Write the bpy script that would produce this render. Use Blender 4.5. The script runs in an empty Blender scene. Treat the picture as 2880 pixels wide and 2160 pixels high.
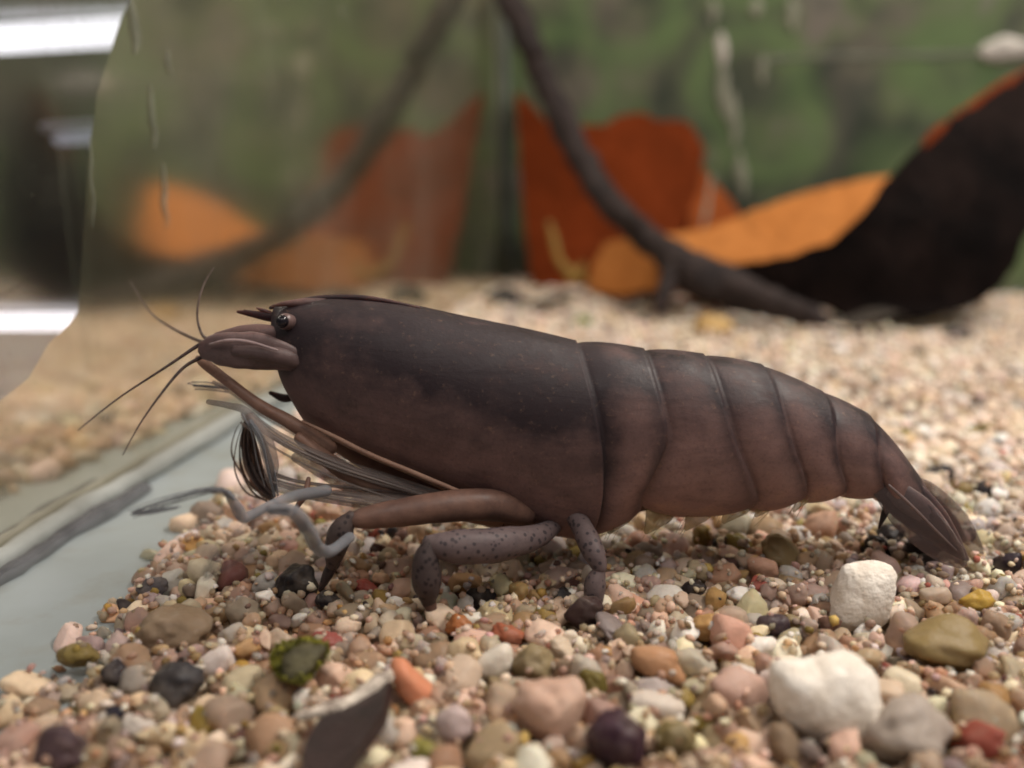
import bpy, bmesh, math, random
import numpy as np
from mathutils import Vector, Matrix, noise, Quaternion
from mathutils.geometry import delaunay_2d_cdt

random.seed(7); rng = np.random.default_rng(7)
scn = bpy.context.scene
COL = scn.collection

# ------------------------------------------------------------------ camera
F = 2950.0                      # focal length in photo pixels (2880 wide)
YAW, PITCH = math.radians(13.4), math.radians(15.0)
CAM = Vector((0.0945, 0.0, 0.0580))
cd = bpy.data.cameras.new('camera'); cam = bpy.data.objects.new('camera', cd); COL.objects.link(cam)
cam.location = CAM; cam.rotation_euler = (math.pi/2 - PITCH, 0, YAW)
cd.sensor_width = 36.0; cd.lens = 36.0*F/2880.0
cd.clip_start = 0.005; cd.clip_end = 20
cd.dof.use_dof = True; cd.dof.focus_distance = 0.122; cd.dof.aperture_fstop = 12.0
scn.camera = cam
FWD = Vector((-math.sin(YAW)*math.cos(PITCH), math.cos(YAW)*math.cos(PITCH), -math.sin(PITCH)))
RGT = Vector((math.cos(YAW), math.sin(YAW), 0)); UPV = RGT.cross(FWD)
HF = Vector((-math.sin(YAW), math.cos(YAW), 0))

# ------------------------------------------------------------------ room light
w = bpy.data.worlds.new('World'); scn.world = w; w.use_nodes = True
bg = w.node_tree.nodes['Background']; bg.inputs[0].default_value = (0.95, 0.93, 1.0, 1); bg.inputs[1].default_value = 0.15
def area(name, loc, target, sx, sy, power, col):
    l = bpy.data.lights.new(name, 'AREA'); l.shape = 'RECTANGLE'; l.size = sx; l.size_y = sy; l.energy = power; l.color = col
    o = bpy.data.objects.new(name, l); COL.objects.link(o); o.location = loc
    o.rotation_euler = (Vector(target)-Vector(loc)).to_track_quat('-Z', 'Y').to_euler()
    return o
area('hood_lamp', (0.27, 0.245, 0.36), (0.20, 0.22, 0.0), 0.40, 0.06, 2.8, (1.0, 0.91, 0.82))
area('room_lamp', (0.20, -0.16, 0.50), (0.12, 0.13, 0.01), 0.45, 0.16, 1.2, (1.0, 0.92, 0.86))
scn.view_settings.view_transform = 'Standard'; scn.view_settings.look = 'None'
scn.view_settings.gamma = 1.0; scn.view_settings.exposure = -0.12; scn.view_settings.use_curve_mapping = False
scn.cycles.max_bounces = 8; scn.cycles.transparent_max_bounces = 12
scn.cycles.pixel_filter_type = 'GAUSSIAN' if hasattr(scn.cycles, 'pixel_filter_type') else None
scn.cycles.filter_width = 2.0

# ------------------------------------------------------------------ helpers
def ray(px, py):
    return FWD + RGT*((px-1440)/F) + UPV*((1080-py)/F)
def at(px, py, zc): return CAM + ray(px, py)*zc
def on_z(px, py, z):
    d = ray(px, py); return CAM + d*((z-CAM.z)/d.z)
def on_x(px, py, x):
    d = ray(px, py); return CAM + d*((x-CAM.x)/d.x)
def on_y(px, py, y):
    d = ray(px, py); return CAM + d*((y-CAM.y)/d.y)
def project(p):
    v = Vector(p)-CAM; z = v.dot(FWD)
    return 1440+F*v.dot(RGT)/z, 1080-F*v.dot(UPV)/z, z

def tag(o, label=None, cat=None, group=None, kind=None):
    if label: o['label'] = label
    if cat: o['category'] = cat
    if group: o['group'] = group
    if kind: o['kind'] = kind
    return o
def empty(name, loc=(0,0,0), rz=0.0):
    o = bpy.data.objects.new(name, None); COL.objects.link(o); o.location = loc; o.rotation_euler = (0,0,rz)
    o.empty_display_size = 0.01; return o
def mesh_obj(name, verts, faces, mat, parent=None, smooth=True, origin=None):
    me = bpy.data.meshes.new(name)
    if origin is not None: verts = [Vector(v)-Vector(origin) for v in verts]
    me.from_pydata([tuple(v) for v in verts], [], faces)
    me.validate(); me.update()
    if smooth: me.polygons.foreach_set('use_smooth', [True]*len(me.polygons))
    if mat: me.materials.append(mat)
    o = bpy.data.objects.new(name, me); COL.objects.link(o)
    if origin is not None: o.location = origin
    if parent: o.parent = parent
    return o
def fix_normals(o):
    bm = bmesh.new(); bm.from_mesh(o.data); bmesh.ops.recalc_face_normals(bm, faces=bm.faces); bm.to_mesh(o.data); bm.free()
    return o

# ---- materials
class NT:
    def __init__(s, name):
        s.m = bpy.data.materials.new(name); s.m.use_nodes = True; s.t = s.m.node_tree; s.t.nodes.clear()
        s.out = s.n('ShaderNodeOutputMaterial')
    def n(s, t, **k):
        nd = s.t.nodes.new(t)
        for a, b in k.items(): setattr(nd, a, b)
        return nd
    def l(s, a, b): s.t.links.new(a, b)
    def set(s, nd, **k):
        for a, b in k.items(): nd.inputs[a.replace('_', ' ')].default_value = b
    def bsdf(s, rough=0.5, spec=0.5, col=None):
        b = s.n('ShaderNodeBsdfPrincipled'); b.inputs['Roughness'].default_value = rough
        b.inputs['Specular IOR Level'].default_value = spec
        if col: b.inputs['Base Color'].default_value = (*col, 1)
        s.l(b.outputs[0], s.out.inputs[0]); return b
    def coord(s, what='Object'): return s.n('ShaderNodeTexCoord').outputs[what]
    def noise(s, vec, scale, detail=4, rough=0.55, dist=0.0):
        nd = s.n('ShaderNodeTexNoise'); s.l(vec, nd.inputs['Vector']); nd.inputs['Scale'].default_value = scale
        nd.inputs['Detail'].default_value = detail; nd.inputs['Roughness'].default_value = rough; nd.inputs['Distortion'].default_value = dist
        return nd
    def ramp(s, fac, stops, interp='LINEAR'):
        r = s.n('ShaderNodeValToRGB'); e = r.color_ramp; e.interpolation = interp
        while len(e.elements) < len(stops): e.elements.new(0.5)
        for el, (p, c) in zip(e.elements, stops):
            el.position = p; el.color = (*c, 1) if len(c) == 3 else c
        s.l(fac, r.inputs[0]); return r
    def mix(s, fac, a, b, mode='MIX'):
        m = s.n('ShaderNodeMix', data_type='RGBA', blend_type=mode)
        for sock, v in ((m.inputs[0], fac), (m.inputs[6], a), (m.inputs[7], b)):
            if isinstance(v, (int, float)): sock.default_value = v
            elif isinstance(v, tuple): sock.default_value = (*v, 1)
            else: s.l(v, sock)
        return m.outputs[2]
    def math(s, op, a, b=0.0, c=None, clamp=False):
        m = s.n('ShaderNodeMath', operation=op, use_clamp=clamp)
        for i, v in enumerate((a, b, c)):
            if v is None: continue
            if isinstance(v, (int, float)): m.inputs[i].default_value = v
            else: s.l(v, m.inputs[i])
        return m.outputs[0]
    def bump(s, h, bsdf, strength, dist):
        b = s.n('ShaderNodeBump'); b.inputs['Strength'].default_value = strength; b.inputs['Distance'].default_value = dist
        s.l(h, b.inputs['Height']); s.l(b.outputs[0], bsdf.inputs['Normal'])
    def mapping(s, vec, scale=(1,1,1), loc=(0,0,0)):
        m = s.n('ShaderNodeMapping'); s.l(vec, m.inputs[0]); m.inputs['Scale'].default_value = scale; m.inputs['Location'].default_value = loc
        return m.outputs[0]

def simple_mat(name, col, rough=0.6, var=0.25, scale=400, bump=0.3, spec=0.4, dist=0.0006, col2=None, sss=0.0, alpha=None):
    t = NT(name); b = t.bsdf(rough, spec)
    v = t.coord('Object'); nz = t.noise(v, scale, 5, 0.6)
    c2 = col2 or tuple(x*(1-var*1.6) for x in col); c1 = tuple(min(1, x*(1+var)) for x in col)
    r = t.ramp(nz.outputs[0], [(0.3, c2), (0.68, c1)]); t.l(r.outputs[0], b.inputs['Base Color'])
    if bump: t.bump(t.noise(v, scale*2.3, 5).outputs[0], b, bump, dist)
    if sss:
        b.inputs['Subsurface Weight'].default_value = sss; b.inputs['Subsurface Radius'].default_value = (1, .6, .4); b.inputs['Subsurface Scale'].default_value = 0.0012
    if alpha is not None: b.inputs['Alpha'].default_value = alpha
    return t.m

def stone_mat(name, source):
    """pebbles: colour from the object ('info') or from a per-pebble colour attribute"""
    t = NT(name); b = t.bsdf(0.28, 0.6)
    if source == 'info':
        oi = t.n('ShaderNodeObjectInfo'); base = oi.outputs['Color']; clr = oi.outputs['Alpha']; v = t.coord('Object'); v = t.mapping(v, (0.0025,)*3)
    else:
        ai = t.n('ShaderNodeAttribute', attribute_name='tint'); base = ai.outputs['Color']; clr = ai.outputs['Alpha']; v = t.coord('Object')
    geo = t.n('ShaderNodeNewGeometry').outputs['Position']
    n1 = t.noise(geo, 900, 5, 0.65); n2 = t.noise(geo, 330, 3, 0.5)
    c = t.mix(t.math('MULTIPLY', t.math('SUBTRACT', n1.outputs[0], 0.42, clamp=True), 1.5), base, (0.16, 0.11, 0.06))
    c = t.mix(t.math('MULTIPLY', t.math('SUBTRACT', n2.outputs[0], 0.5, clamp=True), 1.6), c, (0.62, 0.52, 0.42), 'MIX')
    c = t.mix(0.42, base, c)
    t.l(c, b.inputs['Base Color'])
    t.l(clr, b.inputs['Transmission Weight']); b.inputs['IOR'].default_value = 1.16
    b.inputs['Subsurface Weight'].default_value = 0.15; b.inputs['Subsurface Radius'].default_value = (1, .6, .35); b.inputs['Subsurface Scale'].default_value = 0.0012
    t.bump(t.noise(geo, 1800, 4, .6).outputs[0], b, 0.35, 0.0003)
    return t.m
M = {}
M['pebble'] = stone_mat('pebble_stone', 'info'); M['gravel'] = stone_mat('gravel_stone', 'attr')

# ------------------------------------------------------------------ tank: floor, walls
YB = 0.39     # back pane
# floor: bare milky glass
t = NT('bare_glass_floor'); b = t.bsdf(0.42, 0.4)
v = t.coord('Object'); n1 = t.noise(v, 28, 5, .55); n2 = t.noise(v, 140, 4, .6)
r = t.ramp(n1.outputs[0], [(0.35, (.235, .265, .262)), (0.62, (.30, .34, .355))])
c = t.mix(t.math('MULTIPLY', t.math('SUBTRACT', n2.outputs[0], .52, clamp=True), 1.6), r.outputs[0], (.20, .18, .12)); t.l(c, b.inputs['Base Color'])
M['floor'] = t.m
floor = mesh_obj('tank_floor', [(-0.004, -0.02, 0), (0.5, -0.02, 0), (0.5, .17, 0), (-0.004, .17, 0), (0.5, YB+.004, -.0084), (-0.004, YB+.004, -.0084)], [(0,1,2,3), (3,2,4,5)], M['floor'], smooth=False)
tag(floor, 'bare pale glass floor of the aquarium beside the gravel edge', 'floor', kind='structure')

# back pane: algae-mottled
t = NT('algae_back_pane'); b = t.bsdf(0.55, 0.3)
v = t.coord('Object'); v2 = t.mapping(v, (1, 1, 0.75))
nA = t.noise(v2, 42, 3, .5, 0.8); nB = t.noise(v2, 85, 4, .6, 1.2); nC = t.noise(t.mapping(v, (1,1,1), (3,1,7)), 15, 3, .5, .5)
vor = t.n('ShaderNodeTexVoronoi', feature='F1'); t.l(t.mapping(v, (1,1,1), (.13,0,.27)), vor.inputs['Vector']); vor.inputs['Scale'].default_value = 24
ring = t.math('SUBTRACT', 1.0, t.math('MULTIPLY', t.math('ABSOLUTE', t.math('SUBTRACT', vor.outputs['Distance'], .42)), 5.0), clamp=True)
r1 = t.ramp(nA.outputs[0], [(.34, (.036, .046, .032)), (.46, (.074, .084, .054)), (.56, (.095, .128, .060)), (.68, (.145, .135, .110))])
c = t.mix(t.math('MULTIPLY', t.math('SUBTRACT', nC.outputs[0], .46, clamp=True), 3.0, clamp=True), r1.outputs[0], (.180, .150, .130))
c = t.mix(t.math('MULTIPLY', t.math('SUBTRACT', nB.outputs[0], .52, clamp=True), 2.6, clamp=True), c, (.038, .050, .040))
c = t.mix(t.math('MULTIPLY', ring, .62), c, (.115, .185, .07))
t.l(c, b.inputs['Base Color']); M['back'] = t.m
back = mesh_obj('back_wall', [(-0.02, YB, -0.012), (0.5, YB, -0.012), (0.5, YB, 0.30), (-0.02, YB, 0.30),
                              (-0.02, YB+.006, -0.012), (0.5, YB+.006, -0.012), (0.5, YB+.006, 0.30), (-0.02, YB+.006, 0.30)],
                [(0,1,2,3), (5,4,7,6), (3,2,6,7), (1,5,6,2), (4,0,3,7)], M['back'], smooth=False)
tag(back, 'blurred green algae mottled back pane of the aquarium', 'tank wall', kind='structure')

# left pane: mirrors the tank by internal reflection; clear strip near the front edge
def pane_mat(name, refl, clear, film_haze_amt):
    t = NT(name)
    g = t.n('ShaderNodeBsdfGlossy'); g.inputs['Color'].default_value = (*refl, 1); g.inputs['Roughness'].default_value = 0.10
    d = t.n('ShaderNodeBsdfDiffuse')
    v = t.coord('Object'); n1 = t.noise(v, 22, 5, .6); st = t.noise(t.mapping(v, (1, 120, 9)), 1.0, 4, .6); n3 = t.noise(v, 700, 3, .6)
    r = t.ramp(n1.outputs[0], [(.35, (.115, .13, .085)), (.65, (.19, .19, .15))]); t.l(r.outputs[0], d.inputs['Color'])
    film_haze = t.math('ADD', film_haze_amt, t.math('MULTIPLY', t.math('SUBTRACT', n1.outputs[0], .42, clamp=True), .55))  # film on the glass, which also paints in the haze of the water
    film_haze = t.math('ADD', film_haze, t.math('MULTIPLY', t.math('SUBTRACT', st.outputs[0], .56, clamp=True), .8))
    film_haze = t.math('ADD', film_haze, t.math('MULTIPLY', t.math('SUBTRACT', n3.outputs[0], .62, clamp=True), 1.6), clamp=True)
    m1 = t.n('ShaderNodeMixShader'); t.l(film_haze, m1.inputs[0])
    if clear:
        tr = t.n('ShaderNodeBsdfTransparent'); m0 = t.n('ShaderNodeMixShader'); m0.inputs[0].default_value = clear
        t.l(g.outputs[0], m0.inputs[1]); t.l(tr.outputs[0], m0.inputs[2]); t.l(m0.outputs[0], m1.inputs[1])
    else: t.l(g.outputs[0], m1.inputs[1])
    t.l(d.outputs[0], m1.inputs[2]); t.l(m1.outputs[0], t.out.inputs[0]); return t.m
M['mirror'] = pane_mat('reflecting_glass', (.90, .83, .72), 0, .17)
M['clear'] = pane_mat('clear_glass', (.80, .80, .78), .45, .03)
left = empty('left_wall', (0, 0, 0)); left.rotation_euler = (0, math.radians(-1.5), 0)   # the pane leans out a little; tag(left, 'left glass pane mirroring the tank behind the shrimp head', 'tank wall', kind='structure')
edge = [(470, -130), (372, 48), (345, 128), (300, 260), (278, 400), (262, 560), (245, 740), (232, 878), (205, 915), (150, 965), (90, 1065), (20, 1120), (-150, 1230)]
ep = [on_x(a, b_, 0.0) for a, b_ in edge]
ep = [Vector((0, ep[0].y, 0.30))] + ep + [Vector((0, ep[-1].y-.01, -0.012))]
vv = []; ff = []
for p in ep: vv += [(0, p.y, p.z), (0, YB, p.z)]
for i in range(len(ep)-1): ff.append((2*i, 2*i+1, 2*i+3, 2*i+2))
mesh_obj('reflecting_pane', vv, ff, M['mirror'], left, smooth=False)
vv = []; ff = []
for p in ep: vv += [(0, -0.02, p.z), (0, p.y, p.z)]
for i in range(len(ep)-1): ff.append((2*i, 2*i+1, 2*i+3, 2*i+2))
mesh_obj('clear_pane', vv, ff, M['clear'], left, smooth=False)

# ------------------------------------------------------------------ generic shape builders
def catmull(pts, n):
    P = [Vector(p) for p in pts]; P = [P[0]*2-P[1]] + P + [P[-1]*2-P[-2]]; out = []
    for i in range(1, len(P)-2):
        for k in range(n):
            s = k/n; a, b_, c_, d_ = P[i-1], P[i], P[i+1], P[i+2]
            out.append(0.5*((2*b_)+(c_-a)*s+(2*a-5*b_+4*c_-d_)*s*s+(3*b_-a-3*c_+d_)*s**3))
    out.append(P[-2]); return out
def tube(name, pts, radii, mat, parent=None, seg=10, sub=5, flat=None, wob=0.0, origin=None, cap=True, wobf=300):
    """lofted limb: radii per control point, flat=(axis Vector, factor) squashes the section along axis"""
    P = catmull([Vector((*p, r)) for p, r in zip(pts, radii)], sub)
    C = [v.to_3d() for v in P]; R = [max(v[3], 1e-5) for v in P]
    if cap:  # rounded ends
        d0 = (C[0]-C[1]).normalized(); d1 = (C[-1]-C[-2]).normalized()
        C = [C[0]+d0*R[0]*.75, C[0]+d0*R[0]*.5] + C + [C[-1]+d1*R[-1]*.5, C[-1]+d1*R[-1]*.75]
        R = [R[0]*.12, R[0]*.75] + R + [R[-1]*.75, R[-1]*.12]
    V = []; Fc = []; prev = None
    for i, c in enumerate(C):
        d = (C[min(i+1, len(C)-1)]-C[max(i-1, 0)]).normalized()
        if prev is None:
            a = Vector((0,0,1)) if abs(d.z) < .9 else Vector((1,0,0)); u = d.cross(a).normalized()
        else: u = (prev-d*prev.dot(d)).normalized()
        prev = u; vv_ = d.cross(u)
        for k in range(seg):
            an = 2*math.pi*k/seg; q = (u*math.cos(an)+vv_*math.sin(an))*R[i]
            if flat: q -= flat[0]*(q.dot(flat[0])*(1-flat[1]))
            if wob: q *= 1+wob*noise.noise((c+q)*wobf)
            V.append(c+q)
    n = len(C)
    for i in range(n-1):
        for k in range(seg):
            Fc.append((i*seg+k, i*seg+(k+1)%seg, (i+1)*seg+(k+1)%seg, (i+1)*seg+k))
    Fc.append(tuple(range(seg))[::-1]); Fc.append(tuple((n-1)*seg+k for k in range(seg)))
    return fix_normals(mesh_obj(name, V, Fc, mat, parent, origin=origin))

def poly_fill(outline, step):
    """2-D outline -> dense triangulation (points, tris, boundary loop)"""
    ol = []
    for i, p in enumerate(outline):
        q = outline[(i+1) % len(outline)]; L = math.hypot(q[0]-p[0], q[1]-p[1]); k = max(1, int(L/step))
        for j in range(k): ol.append((p[0]+(q[0]-p[0])*j/k, p[1]+(q[1]-p[1])*j/k))
    nb = len(ol); xs = [p[0] for p in ol]; ys = [p[1] for p in ol]; pts = [Vector(p) for p in ol]
    def inside(x, y):
        c = False
        for i in range(nb):
            x1, y1 = ol[i]; x2, y2 = ol[i-1]
            if (y1 > y) != (y2 > y) and x < (x2-x1)*(y-y1)/(y2-y1)+x1: c = not c
        return c
    y = min(ys)+step/2; row = 0
    while y < max(ys):
        x = min(xs)+step/2+(row % 2)*step/2
        while x < max(xs):
            if inside(x, y) and min((x-p[0])**2+(y-p[1])**2 for p in ol) > (.45*step)**2: pts.append(Vector((x, y)))
            x += step
        y += step*.87; row += 1
    res = delaunay_2d_cdt(pts, [], [list(range(nb))], 1, 1e-6)
    return res[0], res[2]
def slab(name, outline, step, place, thick, mat, parent=None, rough=0.0, smooth=True, origin=None):
    """a shard: 2-D outline mapped to 3-D by place(x, y), thickened along its own normals"""
    P2, T = poly_fill(outline, step)
    V = [place(p[0], p[1]) for p in P2]
    me = bpy.data.meshes.new(name)
    if origin is not None: V = [v-Vector(origin) for v in V]
    me.from_pydata([tuple(v) for v in V], [], [tuple(t_) for t_ in T]); me.update()
    bm = bmesh.new(); bm.from_mesh(me); bmesh.ops.recalc_face_normals(bm, faces=bm.faces)
    bm.normal_update()
    avg = sum((f.normal*f.calc_area() for f in bm.faces), Vector())
    vc = sum((v.co for v in bm.verts), Vector())/len(bm.verts) + (Vector(origin) if origin is not None else Vector())
    if avg.dot(CAM-vc) < 0: bmesh.ops.reverse_faces(bm, faces=bm.faces[:]); bm.normal_update()
    top = bm.verts[:]; nrm = {v: v.normal.copy() for v in top}
    dup = bmesh.ops.duplicate(bm, geom=bm.faces[:]+bm.verts[:]+bm.edges[:])
    mp = dup['vert_map']; orig = [v for v in top]
    for v in orig: mp[v].co = v.co - nrm[v]*thick*(1+.35*noise.noise(v.co*90))
    newf = [g for g in dup['geom'] if isinstance(g, bmesh.types.BMFace)]
    bnd = [e for e in bm.edges if e.is_boundary and e.verts[0] in mp and e.verts[1] in mp and e.verts[0] in nrm]
    for e in bnd:
        a, b_ = e.verts
        try: bm.faces.new((a, b_, mp[b_], mp[a]))
        except Exception: pass
    bmesh.ops.reverse_faces(bm, faces=newf)
    if rough:
        for v in bm.verts: v.co += Vector((noise.noise(v.co*160), noise.noise(v.co*160+Vector((5,5,5))), noise.noise(v.co*160+Vector((9,1,2)))))*rough
    bmesh.ops.recalc_face_normals(bm, faces=bm.faces)
    bm.to_mesh(me); bm.free()
    if smooth: me.shade_smooth() if hasattr(me, 'shade_smooth') else None
    me.materials.append(mat)
    try: me.set_sharp_from_angle(angle=math.radians(50))
    except Exception: pass
    o = bpy.data.objects.new(name, me); COL.objects.link(o)
    if origin is not None: o.location = origin
    if parent: o.parent = parent
    return o

# ------------------------------------------------------------------ wall details: seams, lime streaks, outside lamps
M['silicone'] = simple_mat('grey_silicone', (.10, .115, .10), .45, .2, 120, .2)
M['seam'] = simple_mat('pale_seam', (.27, .285, .275), .6, .25, 60, .2, col2=(.16, .165, .15)); M['grime'] = simple_mat('dark_grime', (.13, .13, .14), .7, .3, 200, .4, alpha=.6)
M['lime'] = simple_mat('lime_scale', (.46, .43, .39), .7, .2, 300, .4)
M['lime_dim'] = simple_mat('faint_lime_scale', (.22, .225, .17), .7, .2, 300, .4)
M['lime_film'] = simple_mat('lime_film', (.22, .23, .18), .7, .3, 300, .3, alpha=.35)
foot = []
for i in range(24):
    y = 0.055+.135*i/23; foot.append((.0012, y, .0012-.008*max(0, (y-.17)/.22)+.0006*noise.noise((0, y*60, 0))))
o = tube('seam_bead', foot, [.0016]*24, M['seam'], left, 8, 2, wob=.3)
gr = [(.0042+.0008*noise.noise((3, y*90, 0)), y, .0004) for y in [0.06+.075*i/15 for i in range(16)]]
tube('grime_line', gr, [.0010+.0008*random.random() for _ in gr], M['grime'], left, 6, 2, wob=.4)
cs = [(.0012, YB-.0012, .002+.28*i/15) for i in range(16)]
tube('corner_bead', cs, [.0016]*16, M['silicone'], left, 8, 2, wob=.15)
def streak(px, py0, py1, wpx, plane, mat, parent):
    pts = []; rad = []
    n = 8
    for i in range(n):
        s = i/(n-1); py = py0+(py1-py0)*s; x = px+10*noise.noise((px*.1, py*.02, 0))+8*s
        p = on_y(x, py, YB-.0003) if plane == 'back' else on_x(x, py, .0003)
        z = project(p)[2]; pts.append(p); rad.append(max(.25, math.sin(math.pi*(.12+.8*s)))*wpx*.5*z/F)
    ax = Vector((0,1,0)) if plane == 'back' else Vector((1,0,0))
    tube('lime_streak', pts, rad, mat, parent, 8, 3, flat=(ax, .25), wob=.35, wobf=200)
for a in ((2000, 0, 70, 26, 'lime_dim'), (2025, 95, 185, 34, 'lime'), (2030, 190, 330, 36, 'lime_dim'), (2058, 260, 420, 30, 'lime_dim'), (2085, 430, 560, 30, 'lime_dim'),
          (2125, 0, 50, 36, 'lime_dim'), (2140, 160, 235, 26, 'lime_dim'), (2225, 0, 85, 34, 'lime_dim')):
    streak(a[0], a[1], a[2], a[3], 'back', M[a[4]], back)
for a in ((405, -20, 150, 40, 'lime_dim'), (500, 140, 210, 22, 'lime_dim'), (450, 240, 420, 26, 'lime_dim'), (480, 460, 640, 22, 'lime_dim'), (985, 10, 55, 16, 'lime_dim'), (275, 380, 640, 14, 'lime_dim')):
    streak(a[0], a[1], a[2], a[3], 'left', M['lime_film'], left)
# horizontal water mark on the back pane
wl = [on_y(x, 165-.022*(x-2130)+6*noise.noise((x*.01, 0, 0)), YB-.0003) for x in range(2130, 2960, 60)]
tube('water_mark', wl, [.0012+.0007*noise.noise((i*.7, 0, 0)) for i in range(len(wl))], M['lime_film'], back, 8, 3, flat=(Vector((0,1,0)), .2))
wl = [on_y(x, 140+8*noise.noise((x*.05, 0, 0)), YB-.0006) for x in range(2770, 2960, 30)]
tube('lime_crust', wl, [.0026, .0036, .004, .0034, .003, .0036, .003][:len(wl)], M['lime'], back, 8, 3, flat=(Vector((0,1,0)), .25), wob=.4, wobf=150)

def emis(name, col, s):
    t = NT(name); e = t.n('ShaderNodeEmission'); e.inputs[0].default_value = (*col, 1); e.inputs[1].default_value = s; t.l(e.outputs[0], t.out.inputs[0]); return t.m
M['tube'] = emis('lit_tube', (.95, .93, 1.0), 3.2); M['tube_dim'] = emis('lit_far_tube', (.8, .82, 1.0), .55)
M['housing'] = simple_mat('white_housing', (.6, .6, .62), .5, .1, 60, 0)
def lamp(px0, py0, px1, py1, hpx, xo, mat, label):
    a = on_x(px0, py0, xo); b_ = on_x(px1, py1, xo); za, zb = project(a)[2], project(b_)[2]
    root = empty('tube_lamp', (a+b_)/2); tag(root, label, 'lamp', 'lamps outside the left pane')
    org = (a+b_)/2
    tube('lamp_tube', [a-org, (a+b_)/2-org, b_-org], [hpx*.5*za/F, hpx*.25*(za+zb)/F, hpx*.5*zb/F], mat, root, 12, 6)
    up = Vector((-.004, 0, hpx*.9*(za+zb)*.5/F))
    tube('lamp_housing', [a-org+up, up, b_-org+up], [hpx*.4*za/F]*3, M['housing'], root, 8, 4)
lamp(-260, 125, 640, 72, 80, -.09, M['tube'], 'bright white tube lamp outside at the upper left')
lamp(-260, 906, 420, 904, 50, -.06, M['tube'], 'bright white tube lamp outside low at the left edge')
lamp(165, 392, 420, 375, 34, -.09, M['tube_dim'], 'small dim grey tube lamp outside at the left')
M['backdrop'] = simple_mat('dark_backdrop', (.014, .013, .017), .7, .5, 25, .1)  # for a dark sheet added to darken the view through the clear strip
cb = mesh_obj('outside_backdrop', [(-.34, -.25, -.02), (-.16, .44, -.02), (-.16, .44, .35), (-.34, -.25, .35), (-.37, -.25, -.02), (-.19, .44, -.02), (-.19, .44, .35), (-.37, -.25, .35)],
              [(0,1,2,3), (7,6,5,4), (3,2,6,7), (0,3,7,4), (1,5,6,2)], M['backdrop'], smooth=False)
tag(cb, 'dark backdrop added outside the tank behind the tube lamps', 'wall', kind='structure')
# pale shelf outside, seen through the clear strip
M['shelf'] = simple_mat('pale_shelf', (.42, .39, .44), .6, .12, 60, .1)
a = on_x(-200, 950, -.05)
sh = mesh_obj('outside_shelf', [(-.085, -.02, .012), (-.006, -.02, .012), (-.006, .14, .012), (-.085, .14, .012), (-.085, -.02, .004), (-.006, -.02, .004), (-.006, .14, .004), (-.085, .14, .004)],
              [(0,1,2,3), (7,6,5,4), (0,4,5,1), (1,5,6,2), (2,6,7,3)], M['shelf'], smooth=False)
tag(sh, 'pale lilac shelf seen outside through the clear strip of glass', 'shelf', kind='structure')

# ------------------------------------------------------------------ gravel
edge_px = [(-120, 2120), (0, 1995), (90, 1885), (180, 1825), (280, 1735), (380, 1645), (430, 1590), (520, 1500), (580, 1440), (640, 1370), (700, 1300), (800, 1200), (900, 1110)]
EDGE = [on_z(x, y, .002) for x, y in edge_px]
EDGE = sorted([(p.y, p.x) for p in EDGE])
EY = np.array([e[0] for e in EDGE]); EX = np.array([e[1] for e in EDGE])
def edge_x(y):
    """gravel starts right of this x; meets the left pane further back"""
    if y <= EY[-1]: return float(np.interp(y, EY, EX))
    k = (y-EY[-1])/.05
    return max(0.002, float(EX[-1])*(1-k))
def bed_z(x, y):
    d = x-edge_x(y)
    if d < -.004: return -.004
    base = .0003*min(1, max(0, (d+.003)/.016))
    base += .0008*noise.noise((x*22, y*22, 0)) * min(1, max(0, d/.02))
    base -= .008*max(0, (y-.17)/.22)
    return base
def in_view(x, y, m=.012):
    if y > .19: return x < .31
    xr = CAM.x + .235*y + .02 + m*.5
    return x < xr
# base sheet
gx = np.linspace(-.0, .32, 100); gy = np.linspace(.04, YB-.0005, 110)
V = []; Fc = []; idx = {}
for j, y in enumerate(gy):
    ex = edge_x(y)+.005 if y < EY[-1]+.05 else .0005
    for i in range(80):
        x = max(.0005, ex)+(.32-max(.0005, ex))*(i/79)**1.3
        V.append((x, y, max(.0004-.008*max(0, (y-.17)/.22), bed_z(x, y)-.0006+.0006*noise.noise((x*300, y*300, 2))) if i else -.0005-.008*max(0, (y-.17)/.22)))
for j in range(len(gy)-1):
    for i in range(79): Fc.append((j*80+i, j*80+i+1, (j+1)*80+i+1, (j+1)*80+i))
M['silt'] = simple_mat('gravel_silt', (.30, .22, .14), .8, .4, 500, .6, col2=(.10, .07, .045))
bed = mesh_obj('gravel_bed', V, Fc, M['silt']); tag(bed, 'bed of mixed cream, grey and brown gravel on the tank floor', 'gravel bed', kind='structure')

def ico(sub):
    bm = bmesh.new(); bmesh.ops.create_icosphere(bm, subdivisions=sub, radius=1.0)
    v = np.array([x.co[:] for x in bm.verts]); f = np.array([[q.index for q in fc.verts] for fc in bm.faces]); bm.free(); return v, f
def pebble_shape(sub, seed, ang=0.0):
    """rounded, slightly faceted stone; ang raises facets"""
    v, f = ico(sub); r = random.Random(seed); out = v.copy()
    off = Vector((r.uniform(-50, 50), r.uniform(-50, 50), r.uniform(-50, 50)))
    for k in range(len(v)):
        p = Vector(v[k]); s = 1+.30*noise.noise(p*.9+off)+.18*noise.noise(p*2.1+off)+(.05+.08*ang)*noise.noise(p*4.5+off)
        out[k] = v[k]*s
    for _ in range(int(3+ang*7)):           # planed-off facets
        d = np.array([r.gauss(0, 1) for _ in range(3)]); d /= np.linalg.norm(d); h = r.uniform(.62, .88)
        pr = out@d; m = pr > h; out[m] -= np.outer((pr[m]-h)*(.65+.3*ang), d)
    sc = np.array([r.uniform(.9, 1.5), r.uniform(.75, 1.1), r.uniform(.55, .95)])
    out *= sc; return out, f
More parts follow.
